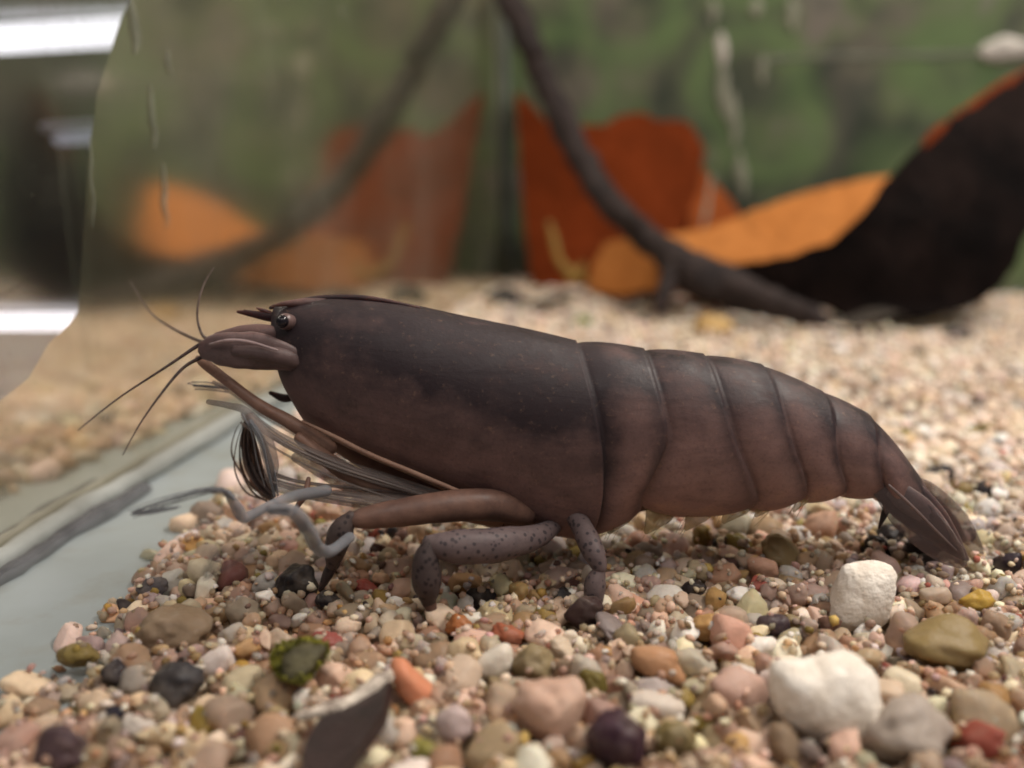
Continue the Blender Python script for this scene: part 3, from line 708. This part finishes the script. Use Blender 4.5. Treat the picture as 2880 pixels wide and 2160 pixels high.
# ------------------------------------------------------------------ the shrimp
ZS = .122   # horizontal distance of its mid-plane from the camera
SB = Vector((CAM.x, CAM.y, 0)) + HF*ZS + Vector((0, 0, .004))
shrimp = empty('shrimp', SB, YAW); tag(shrimp, 'dark brown fan shrimp standing on the gravel facing left', 'shrimp')
def L(px, py, y=0.0):
    """photo pixel -> shrimp-local point on the plane y metres behind its mid-plane"""
    d = ray(px, py); t_ = (ZS+y)/d.dot(HF); p = CAM+d*t_-SB
    return Vector((p.dot(RGT), y, p.z))
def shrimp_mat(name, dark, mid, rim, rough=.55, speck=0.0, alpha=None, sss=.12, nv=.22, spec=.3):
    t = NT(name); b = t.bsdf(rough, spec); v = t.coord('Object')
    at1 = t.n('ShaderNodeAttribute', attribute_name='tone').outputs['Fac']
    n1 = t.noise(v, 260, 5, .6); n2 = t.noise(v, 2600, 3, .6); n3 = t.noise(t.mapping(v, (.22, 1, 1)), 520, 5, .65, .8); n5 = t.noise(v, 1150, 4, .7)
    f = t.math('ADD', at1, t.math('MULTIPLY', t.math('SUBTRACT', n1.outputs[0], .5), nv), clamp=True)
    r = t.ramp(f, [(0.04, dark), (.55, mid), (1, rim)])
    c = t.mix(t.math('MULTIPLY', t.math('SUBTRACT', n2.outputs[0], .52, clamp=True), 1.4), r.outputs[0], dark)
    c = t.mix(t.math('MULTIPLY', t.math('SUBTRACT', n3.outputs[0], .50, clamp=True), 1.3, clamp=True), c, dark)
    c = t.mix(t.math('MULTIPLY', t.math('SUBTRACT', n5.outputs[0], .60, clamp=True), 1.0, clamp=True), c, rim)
    rr_ = t.ramp(n1.outputs[0], [(.3, (rough-.2,)*3), (.7, (rough+.1,)*3)]); t.l(rr_.outputs[0], b.inputs['Roughness'])
    if speck:
        vo = t.n('ShaderNodeTexVoronoi'); t.l(v, vo.inputs['Vector']); vo.inputs['Scale'].default_value = 1250
        c = t.mix(t.math('MULTIPLY', t.math('LESS_THAN', vo.outputs['Distance'], .30), speck), c, dark)
    t.l(c, b.inputs['Base Color']); t.bump(t.math('ADD', t.math('MULTIPLY', n3.outputs[0], 1.5), n5.outputs[0]), b, .16, .0003)
    b.inputs['Subsurface Weight'].default_value = sss; b.inputs['Subsurface Radius'].default_value = (1, .55, .4); b.inputs['Subsurface Scale'].default_value = .003
    if alpha is not None: b.inputs["Alpha"].default_value = alpha
    return t.m
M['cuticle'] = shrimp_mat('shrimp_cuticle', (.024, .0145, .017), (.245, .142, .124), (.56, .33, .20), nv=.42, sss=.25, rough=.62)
M['limb'] = shrimp_mat('limb_cuticle', (.05, .03, .028), (.175, .095, .068), (.31, .185, .13), nv=1.1)
M['limb_speck'] = shrimp_mat('speckled_limb', (.035, .029, .033), (.115, .086, .086), (.17, .125, .115), speck=.85, nv=.6, spec=.15)
M['limb_dark'] = shrimp_mat('dark_limb', (.018, .014, .015), (.065, .048, .046), (.10, .075, .065), speck=.8, spec=.15)
M['fan'] = shrimp_mat('grey_fan', (.13, .135, .15), (.235, .24, .255), (.3, .3, .31), alpha=.62, rough=.8, spec=.03, nv=.5)
M['bristle'] = shrimp_mat('grey_bristle', (.09, .095, .11), (.20, .205, .22), (.26, .26, .27), alpha=.6, spec=.05)
M['limb_glass'] = shrimp_mat('translucent_limb', (.10, .085, .08), (.25, .20, .18), (.38, .30, .24), alpha=.5, nv=1.0)
M['membrane'] = shrimp_mat('swimmeret', (.22, .15, .06), (.42, .31, .15), (.55, .42, .22), alpha=.55)
def tone_attr(o, vals):
    a = o.data.attributes.new('tone', 'FLOAT', 'POINT'); a.data.foreach_set('value', np.asarray(vals, dtype=np.float32))
def tone_const(o, v): tone_attr(o, [v]*len(o.data.vertices)); return o

def curve2d(pts, m):
    """polyline resampled by arc length with smoothing"""
    P = catmull([Vector((p[0], p[1], 0)) for p in pts], 8); s = [0]
    for i in range(1, len(P)): s.append(s[-1]+(P[i]-P[i-1]).length)
    s = np.array(s)/s[-1]; xs = np.array([p.x for p in P]); ys = np.array([p.y for p in P])
    return np.stack([np.interp(m, s, xs), np.interp(m, s, ys)], 1)
NA = 40   # half ring resolution
al = np.linspace(0, math.pi, NA+1); VV = (1-np.cos(al))/2
stations = [  # polyline dorsal -> ventral, half width
 ([(772, 862), (768, 880), (766, 905), (768, 930), (774, 955), (782, 980), (792, 1000)], .0009),
 ([(808, 852), (790, 905), (788, 960), (798, 1010), (812, 1060), (838, 1115), (866, 1180)], .0036),
 ([(870, 843), (868, 960), (880, 1080), (905, 1160), (935, 1222)], .0056),
 ([(960, 839), (965, 1000), (985, 1150), (1030, 1268)], .0070),
 ([(1120, 855), (1125, 1050), (1140, 1200), (1165, 1325)], .0082),
 ([(1300, 893), (1305, 1100), (1315, 1270), (1330, 1398)], .0089),
 ([(1480, 930), (1492, 1130), (1503, 1330), (1500, 1475)], .0092),
 ([(1622, 964), (1655, 1080), (1676, 1200), (1678, 1330), (1655, 1440), (1605, 1495)], .0091),
]
segs = [  # rear edge of each abdominal segment, half width
 ([(1815, 988), (1838, 1090), (1850, 1170), (1815, 1260), (1780, 1350), (1790, 1432)], .0088),
 ([(1985, 1003), (2005, 1090), (2032, 1190), (2075, 1290), (2095, 1360), (2062, 1424)], .0085),
 ([(2150, 1032), (2165, 1120), (2190, 1210), (2222, 1300), (2228, 1355), (2200, 1398)], .0078),
 ([(2318, 1105), (2308, 1190), (2312, 1250), (2335, 1310), (2342, 1345), (2322, 1382)], .0068),
 ([(2443, 1165), (2428, 1235), (2434, 1290), (2446, 1330), (2450, 1362), (2430, 1380)], .0058),
 ([(2574, 1325), (2556, 1352), (2538, 1372), (2518, 1384), (2500, 1388), (2478, 1388)], .0048),
 ([(2650, 1440), (2640, 1458), (2628, 1472), (2612, 1478), (2600, 1478), (2590, 1474)], .0026),
 ([(2716, 1566), (2714, 1569), (2711, 1571), (2708, 1572), (2706, 1572), (2704, 1570)], .0003),
]
rings = []   # (2d curve array, w, inflate, band, isCarapace)
C0 = [curve2d(p, VV) for p, _ in stations]; W0 = [w_ for _, w_ in stations]
def cr(a, b_, c_, d_, s): return .5*((2*b_)+(c_-a)*s+(2*a-5*b_+4*c_-d_)*s*s+(3*b_-a-3*c_+d_)*s**3)
n0 = len(C0)
for i in range(n0-1):
    a = C0[max(i-1, 0)]; d_ = C0[min(i+2, n0-1)]; wa = W0[max(i-1, 0)]; wd = W0[min(i+2, n0-1)]
    for k in range(12):
        s = k/12; rings.append((cr(a, C0[i], C0[i+1], d_, s), cr(wa, W0[i], W0[i+1], wd, s), 0.0, 0.0, (i+s)/(n0-1)))
rings.append((C0[-1], W0[-1], 0.002, .15, 1.0))
prev, pw = C0[-1], W0[-1]
for si, (pts, w_) in enumerate(segs):
    cur = curve2d(pts, VV); telson = si >= 6
    NS = 14
    for k in range(NS+1):
        s = k/NS
        infl = (-.028*(1-s)**4 + (.10 if si == 5 else .022)*math.sin(math.pi*min(1, s*1.05)) + .012*s) if not telson else (-.03*(1-s)**4)
        if k == 0: infl = -.034 if not telson else -.03
        s2 = .012+s*.988
        band = (.95*math.exp(-((1-s)/.19)**2) + (1.0 if si == 0 else .35)*math.exp(-(s/(.32 if si == 0 else .10))**2))*(1 if not telson else 0)
        rings.append((prev*(1-s2)+cur*s2, pw*(1-s2)+w_*s2, infl, band, 1+si+s))
    prev, pw = cur, w_
BV = []; BF = []; tone = []
RN = 2*NA
for (c2, w_, infl, band, u) in rings:
    mid = c2[NA//2]
    for k in range(RN):
        a = k if k <= NA else RN-k; side = -1 if k <= NA else 1
        y = side*w_*math.sin(al[a])**.82*(1+infl*(1+1.6*VV[a]))
        lob = max(0, (VV[a]-.72)/.28)**1.3*abs(2*(u % 1)-1)**5*.085 if u > 1 and u < 6.99 else 0
        q = mid+(c2[a]-mid)*(1+infl*(.75+.6*VV[a])-lob)
        BV.append(L(q[0], q[1], 0.0)); p = BV[-1]
        # keep the silhouette: scale x,z about the axis of sight for the depth offset
        BV[-1] = Vector((p.x, y, p.z))
        vv_ = VV[a]
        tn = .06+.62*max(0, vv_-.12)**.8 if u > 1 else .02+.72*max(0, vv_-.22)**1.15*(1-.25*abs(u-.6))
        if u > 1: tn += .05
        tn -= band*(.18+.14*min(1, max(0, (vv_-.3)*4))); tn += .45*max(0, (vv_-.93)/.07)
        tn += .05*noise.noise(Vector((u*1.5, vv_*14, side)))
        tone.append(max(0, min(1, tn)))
n = len(rings)
for i in range(n-1):
    for k in range(RN): BF.append((i*RN+k, i*RN+(k+1)%RN, (i+1)*RN+(k+1)%RN, (i+1)*RN+k))
BF.append(tuple(range(RN))); BF.append(tuple((n-1)*RN+k for k in range(RN)))
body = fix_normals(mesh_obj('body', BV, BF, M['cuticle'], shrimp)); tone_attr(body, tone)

# underside: brown flesh keel between carapace rim and legs
def limb(name, pix, mat, tone_v=.55, parent=shrimp, flat=None, seg=10, sub=6, wob=.05):
    pts = [L(a, b_, y) for a, b_, y, r in pix]; k = ZS/F/math.cos(PITCH)
    o = tube(name, pts, [r*k for a, b_, y, r in pix], mat, parent, seg, sub, flat=flat, wob=wob, wobf=900)
    n_ = len(o.data.vertices); return tone_const(o, tone_v)
FY = Vector((0, 1, 0))
limb('sternum', [(880, 1205, 0, 20), (1050, 1290, 0, 44), (1250, 1375, 0, 60), (1450, 1440, 0, 62), (1620, 1440, 0, 60), (1800, 1400, 0, 40), (2100, 1370, 0, 30), (2350, 1340, 0, 22)], M['limb'], .45, seg=14)
# lower rim of the carapace
limb('carapace_rim', [(850, 1185, -.0062, 4), (935, 1225, -.0070, 6), (1040, 1278, -.0080, 7), (1170, 1332, -.0084, 7), (1335, 1402, -.0080, 7), (1450, 1455, -.0070, 6), (1545, 1505, -.0062, 5)], M['limb'], .85, seg=8)
# rostrum, eyes
limb('rostrum', [(668, 877, 0, 4), (700, 881, 0, 9), (745, 889, 0, 13), (800, 893, 0, 17), (880, 880, 0, 18)], M['cuticle'], .03, flat=(FY, .6))
for tx, ty in ((700, 872), (735, 866), (845, 842), (905, 836)):
    limb('rostral_tooth', [(tx-14, ty, 0, 2), (tx, ty+5, 0, 5), (tx+24, ty+14, 0, 7)], M['cuticle'], .1, seg=6)
limb('dorsal_ridge', [(760, 866, 0, 5), (830, 850, 0, 8), (920, 838, 0, 9), (1040, 840, 0, 8), (1180, 866, 0, 4)], M['cuticle'], .06, seg=8)
limb('orbital_spine', [(766, 860, -.0015, 3), (805, 854, -.0015, 8), (860, 852, -.001, 13), (930, 850, 0, 12)], M['cuticle'], .22)
M['eye'] = simple_mat('eye_black', (.012, .009, .012), .12, .1, 500, 0, spec=.35)
M['eye_ring'] = simple_mat('eye_ring', (.12, .075, .07), .35, .2, 800, .1)
for (ex, ey, yy) in ((797, 903, -.0042), (790, 897, .0042)):
    e = limb('eye', [(826, 908, yy*.55, 18), (812, 906, yy*.8, 22), (800, 904, yy, 23)], M['eye_ring'], .5, seg=14, wob=0)
    v, f = ico(3); c_ = L(ex, ey+1, yy-math.copysign(.00052, -yy)*-1); rr = 18*ZS/F
    pu = mesh_obj('pupil', [Vector(q)*rr+L(ex-3, ey+1, yy+(-.00065 if yy < 0 else .00065)) for q in v], [tuple(int(a) for a in q) for q in f], M['eye'], e)
# antennal peduncles and scales
M['scale'] = shrimp_mat('antennal_scale', (.035, .022, .022), (.13, .085, .08), (.27, .20, .20), nv=.7)
limb('antennal_scale', [(825, 1010, -.0048, 34), (740, 990, -.0052, 50), (660, 985, -.0054, 50), (605, 982, -.0054, 42), (580, 985, -.0054, 30)], M['scale'], .52, flat=(FY, .35), seg=14)
limb('antennal_scale', [(815, 1000, .0044, 34), (740, 975, .0050, 42), (670, 970, .0052, 40), (590, 965, .0052, 22)], M['scale'], .3, flat=(FY, .35), seg=14)
limb('antennule', [(810, 955, -.0020, 22), (755, 940, -.0024, 26), (690, 938, -.0026, 24), (625, 945, -.0026, 15), (575, 962, -.0026, 7)], M['cuticle'], .25, seg=10)
limb('antennule', [(810, 955, .0020, 22), (755, 938, .0024, 25), (690, 936, .0026, 22), (610, 945, .0026, 12)], M['cuticle'], .2, seg=10)
limb('antennal_base', [(865, 1030, -.0036, 20), (810, 1008, -.0050, 26), (740, 994, -.0058, 22), (660, 985, -.0060, 14)], M['scale'], .4)
limb('scale_ridge', [(780, 985, -.0066, 3), (700, 962, -.0068, 5), (640, 958, -.0068, 5), (590, 968, -.0064, 3)], M['scale'], .95, seg=6)
# antennae
ant = M['limb_dark']
limb('antenna', [(600, 955, -.003, 8), (560, 970, -.0035, 6), (470, 1030, -.006, 3.8), (340, 1115, -.010, 2.6), (250, 1185, -.014, 2.0), (220, 1210, -.016, 1.2)], ant, .35, seg=6, wob=0)
limb('antenna', [(575, 1000, -.0045, 6), (515, 1035, -.006, 4.4), (455, 1105, -.009, 3.2), (395, 1190, -.012, 2.2), (345, 1280, -.015, 1.3)], ant, .35, seg=6, wob=0)
limb('antenna', [(585, 955, .003, 6), (568, 940, .004, 4.6), (555, 895, .005, 3.6), (560, 840, .006, 3.2), (578, 790, .008, 2.6), (602, 752, .009, 1.4)], ant, .95, seg=6, wob=0)
limb('antenna', [(590, 965, .005, 7), (550, 955, .008, 5.2), (480, 920, .014, 4.0), (420, 875, .020, 3.2), (365, 790, .026, 1.8)], ant, .95, seg=6, wob=0)
# maxillipeds / front limbs under the head
limb('maxilliped', [(556, 1008, -.0030, 9), (580, 1026, -.0034, 15), (650, 1080, -.0040, 15), (730, 1140, -.0045, 17), (820, 1190, -.0050, 20), (930, 1262, -.0050, 22)], M['limb'], .72)
limb('maxilliped', [(600, 1075, .0030, 6), (660, 1105, .0040, 10), (740, 1160, .0045, 14), (850, 1220, .005, 18), (960, 1290, .005, 20)], M['limb_glass'], .6)
limb('cheliped', [(585, 1130, -.006, 7), (640, 1140, -.0065, 9), (688, 1154, -.007, 11), (740, 1200, -.0072, 13), (820, 1250, -.0074, 16), (930, 1300, -.0072, 18), (1080, 1350, -.007, 20), (1250, 1410, -.006, 24)], M['limb_glass'], .3)
limb('cheliped', [(700, 1170, -.0085, 10), (742, 1230, -.0090, 20), (762, 1300, -.0092, 21), (770, 1360, -.0090, 15), (850, 1385, -.0085, 15), (960, 1400, -.008, 20), (1120, 1415, -.0075, 28), (1300, 1430, -.007, 32)], M['limb_glass'], .55)
CH_DARK = [(702, 1170, .002, 5), (692, 1230, .0025, 16), (700, 1300, .0025, 24), (726, 1365, .002, 20), (765, 1400, .002, 10)]
limb('cheliped', [(a, b_, y, r*.55) for a, b_, y, r in CH_DARK], M['limb'], .3, wob=.5)
bristles0 = [(690, 1165, -.0078, 10), (790, 1235, -.0080, 12), (930, 1300, -.0082, 14), (1080, 1350, -.008, 16), (1240, 1400, -.007, 16)]
limb('cheliped', [(840, 1230, -.006, 16), (960, 1320, -.0062, 24), (1080, 1372, -.0064, 28), (1240, 1420, -.006, 30), (1400, 1455, -.005, 30)], M['limb'], .75)
limb('cheliped', [(830, 1285, -.0045, 14), (940, 1345, -.005, 20), (1080, 1400, -.0052, 24), (1240, 1440, -.005, 26)], M['limb_glass'], .9)
limb('cheliped', [(760, 1105, .003, 6), (800, 1120, .003, 12), (835, 1115, .003, 8)], M['limb_dark'], .2)
# feeding fans of fine bristles held out towards the glass
fanm = M['fan']
def bristles(name, pix, n_str, spread, rpx, mat, tv, seed):
    r_ = random.Random(seed); V = []; Fc = []; k = ZS/F/math.cos(PITCH)
    for q in range(n_str):
        ox, oy, oz = r_.gauss(0, 1), r_.gauss(0, 1), r_.gauss(0, .0006); st = r_.uniform(0, .12)
        pts = []
        for i_, (a, b_, y, w_) in enumerate(pix): pts.append(L(a+ox*w_*spread+r_.gauss(0, 2), b_+oy*w_*spread+r_.gauss(0, 2), y+oz))
        C_ = catmull(pts, 6); rr = rpx*k*r_.uniform(.6, 1.2)
        for i_, c_ in enumerate(C_):
            tp = rr*max(.25, 1-(i_/len(C_))**3 if False else 1)
            for m_ in range(4):
                an = m_*math.pi/2; V.append(c_+Vector((math.cos(an)*tp*.7, math.sin(an)*tp, math.cos(an)*tp*.7)))
        o0 = len(V)-4*len(C_)
        for i_ in range(len(C_)-1):
            for m_ in range(4): Fc.append((o0+i_*4+m_, o0+i_*4+(m_+1) % 4, o0+(i_+1)*4+(m_+1) % 4, o0+(i_+1)*4+m_))
    o = mesh_obj(name, V, Fc, mat, shrimp); o['kind'] = 'stuff'; return tone_const(o, tv)
bristles('leg_bristles', bristles0, 10, .9, 3.2, M['limb_glass'], .55, 11)
bristles('leg_bristles', [(760, 1345, -.0085, 12), (850, 1370, -.0085, 14), (980, 1390, -.008, 18), (1130, 1410, -.0075, 20)], 9, .9, 3.4, M['limb_glass'], .5, 12)
bristles('leg_bristles', [(700, 1175, -.0085, 8), (735, 1235, -.009, 12), (755, 1310, -.009, 14), (770, 1380, -.0088, 10)], 8, .8, 3.2, M['bristle'], .5, 13)
bristles('leg_bristles', CH_DARK, 22, .75, 4.5, M['limb_dark'], .6, 21)
limb('feeding_arm', [(640, 1385, -.020, 9), (668, 1430, -.0195, 15), (690, 1455, -.019, 14), (760, 1420, -.0165, 11), (830, 1395, -.013, 15), (920, 1380, -.010, 16)], fanm, .5)
bristles('feeding_fan', [(375, 1440, -.023, 14), (470, 1408, -.0225, 14), (560, 1380, -.022, 12), (620, 1378, -.021, 9), (655, 1400, -.020, 7)], 13, .55, 2.6, M['bristle'], .4, 1)
bristles('feeding_fan', [(500, 1428, -.0235, 8), (430, 1440, -.0235, 13), (372, 1442, -.023, 9)], 7, .5, 2.6, M['bristle'], .25, 2)
limb('feeding_arm', [(760, 1432, -.0255, 13), (825, 1440, -.0245, 17), (866, 1490, -.023, 17), (893, 1540, -.021, 17), (930, 1550, -.018, 15), (985, 1510, -.015, 14)], fanm, .5)
bristles('feeding_fan', [(578, 1628, -.027, 12), (620, 1550, -.027, 16), (690, 1482, -.0265, 18), (760, 1440, -.0255, 14), (820, 1440, -.0245, 9)], 14, .6, 2.8, M['bristle'], .5, 3)
bristles('feeding_fan', [(712, 1545, -.0275, 8), (640, 1592, -.0275, 13), (580, 1626, -.027, 9)], 7, .5, 2.6, M['bristle'], .25, 4)
bristles('feeding_fan', [(540, 1085, .006, 12), (590, 1088, .006, 12), (640, 1095, .0055, 8)], 8, .6, 3, M['bristle'], .3, 5)
limb('feeding_arm', [(868, 1345, -.009, 6), (858, 1390, -.010, 9), (836, 1425, -.0105, 7), (825, 1450, -.0105, 3)], M['limb'], .5)
# walking legs: merus, knee, lower leg, foot
def leg(parts):
    pix, mat, tv = parts[0]
    root = limb('leg', pix, mat, tv, seg=14)
    for nm, pix, mat, tv in parts[1:]: limb(nm, pix, mat, tv, root, seg=12)
    return root
leg([([(1480, 1440, -.006, 40), (1380, 1420, -.0085, 44), (1250, 1425, -.011, 42), (1100, 1446, -.0125, 36), (1020, 1458, -.0132, 28), (985, 1462, -.0136, 17)], M['limb'], .42),
     ('lower_leg', [(988, 1450, -.0136, 15), (962, 1490, -.0138, 32), (945, 1540, -.0136, 30), (935, 1590, -.013, 18)], M['limb_dark'], .7),
     ('foot', [(938, 1580, -.013, 16), (920, 1620, -.013, 14), (900, 1660, -.013, 6)], M['limb_dark'], .3)])
leg([([(1560, 1480, -.006, 22), (1500, 1512, -.010, 34), (1400, 1532, -.013, 46), (1290, 1538, -.015, 45), (1235, 1533, -.0158, 34), (1203, 1525, -.016, 20)], M['limb_speck'], .6),
     ('lower_leg', [(1208, 1525, -.0162, 17), (1198, 1575, -.0166, 34), (1200, 1640, -.0168, 38), (1205, 1690, -.0165, 20), (1208, 1715, -.0165, 9)], M['limb_dark'], .55),
     ('foot', [(1207, 1690, -.0165, 18), (1215, 1720, -.0165, 14), (1225, 1750, -.016, 6)], M['limb'], .25)])
leg([([(1610, 1440, -.006, 26), (1640, 1490, -.009, 30), (1668, 1550, -.0115, 31), (1685, 1590, -.0125, 22), (1690, 1608, -.0126, 14)], M['limb_speck'], .65),
     ('lower_leg', [(1688, 1600, -.0126, 15), (1674, 1640, -.013, 29), (1672, 1690, -.0135, 25), (1688, 1730, -.0135, 13)], M['limb_speck'], .7),
     ('foot', [(1690, 1730, -.0135, 18), (1740, 1775, -.0135, 20), (1790, 1810, -.013, 14), (1820, 1835, -.0125, 5)], M['limb_dark'], .6)])
leg([([(1500, 1440, .006, 34), (1450, 1500, .009, 34), (1400, 1560, .011, 26)], M['limb_dark'], .4), ('lower_leg', [(1400, 1555, .011, 22), (1380, 1600, .011, 14)], M['limb_dark'], .3)])
# carapace stripe of pale skin and second pleuron flap
def flap(y_sign):
    ol = [(1830, 1200), (1790, 1255), (1768, 1320), (1772, 1380), (1805, 1425), (1880, 1440), (1960, 1436), (2040, 1420), (2082, 1395), (2096, 1350), (2080, 1290), (2046, 1220), (2010, 1150), (1950, 1110), (1880, 1120)]
    def pl_(x, y):
        e = ((x-1930)/165)**2+((y-1320)/120)**2
        vfrac = min(1, max(0, (y-1000)/430)); yy = .0086*math.sin(math.acos(max(-1, min(1, 1-2*vfrac*.985))))**.82
        p = L(x, y); fd = max(0, min(1, (y-1130)/170)); fd = fd*fd*(3-2*fd)
        return Vector((p.x, y_sign*(yy*(.93+.02*fd)+.0007*fd*(1-min(1, e*.8)**2)-.0009*(1-fd)), p.z))
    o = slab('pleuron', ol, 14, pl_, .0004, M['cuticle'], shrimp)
    vals = []
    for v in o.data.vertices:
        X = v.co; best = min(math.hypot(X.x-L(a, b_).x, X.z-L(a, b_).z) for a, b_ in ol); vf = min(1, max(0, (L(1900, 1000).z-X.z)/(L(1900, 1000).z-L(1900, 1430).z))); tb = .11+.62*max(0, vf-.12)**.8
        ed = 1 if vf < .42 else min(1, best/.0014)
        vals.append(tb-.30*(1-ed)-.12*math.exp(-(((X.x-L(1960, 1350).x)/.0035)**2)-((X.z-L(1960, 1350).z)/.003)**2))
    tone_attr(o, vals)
# swimmerets under the abdomen
for (x0_, y0_, dx, w0_, tv) in ((1760, 1425, -40, 40, .25), (1870, 1425, -45, 44, .35), (1985, 1415, -48, 44, .45), (2095, 1395, -52, 46, .5), (2195, 1378, -60, 38, .65), (2290, 1365, -50, 26, .6)):
    limb('swimmeret', [(x0_, y0_-30, -.004, w0_*.8), (x0_+dx*.3, y0_+12, -.0045, w0_), (x0_+dx*.8, y0_+48, -.0048, w0_*.55), (x0_+dx*1.15, y0_+72, -.005, w0_*.18)], M['membrane'], tv, flat=(FY, .12))
    bristles('swimmeret_bristles', [(x0_+dx*.3, y0_+10, -.0048, w0_*.6), (x0_+dx*.8, y0_+48, -.005, w0_*.5), (x0_+dx*1.25, y0_+80, -.0052, w0_*.45)], 8, .7, 1.6, M['membrane'], tv, int(x0_))
# tail fan
M['web'] = shrimp_mat('tail_web', (.05, .04, .045), (.13, .095, .09), (.22, .16, .13), alpha=.55, nv=.6)
M['tail'] = shrimp_mat('tail_fan', (.028, .023, .027), (.085, .062, .062), (.15, .11, .105))
limb('uropod', [(2462, 1362, -.0045, 26), (2530, 1404, -.0056, 46), (2605, 1466, -.0062, 46), (2665, 1525, -.0062, 28), (2712, 1572, -.006, 6)], M['tail'], .62, flat=(FY, .25), seg=14)
limb('uropod', [(2490, 1340, -.0030, 26), (2560, 1385, -.0036, 36), (2630, 1455, -.0040, 34), (2690, 1532, -.004, 18), (2722, 1575, -.004, 5)], M['tail'], .3, flat=(FY, .25), seg=14)
limb('uropod', [(2490, 1340, .0040, 30), (2570, 1400, .0054, 46), (2650, 1470, .006, 44), (2720, 1550, .006, 16)], M['tail'], .3, flat=(FY, .25), seg=14)
limb('uropod_rib', [(2500, 1365, -.0069, 4), (2560, 1420, -.0074, 5), (2630, 1490, -.0074, 4), (2690, 1548, -.0068, 2)], M['tail'], .72, seg=6)
for (pp, tv) in (([(2480, 1372, -.0052, 30), (2540, 1425, -.0060, 52), (2610, 1495, -.0066, 54), (2670, 1552, -.0066, 40), (2705, 1585, -.0064, 18)], .35), ([(2520, 1350, .001, 30), (2600, 1400, .0015, 50), (2680, 1480, .002, 52), (2735, 1555, .002, 36), (2755, 1585, .002, 14)], .5)):
    limb('uropod_web', pp, M['web'], tv, flat=(FY, .08), seg=14)
for k in range(16):
    a = 2672+5*k; b0 = 1500+6.0*k; limb('tail_bristle', [(a, b0, -.002, 1.8), (a+22, b0+18, -.002, 1.4), (a+46+1.5*k, b0+34, -.002, .6)], M['membrane'], .5, seg=5, wob=0)
limb('tail_spine', [(2500, 1412, -.0050, 13), (2488, 1445, -.005, 10), (2472, 1485, -.005, 3)], M['limb_dark'], .05)
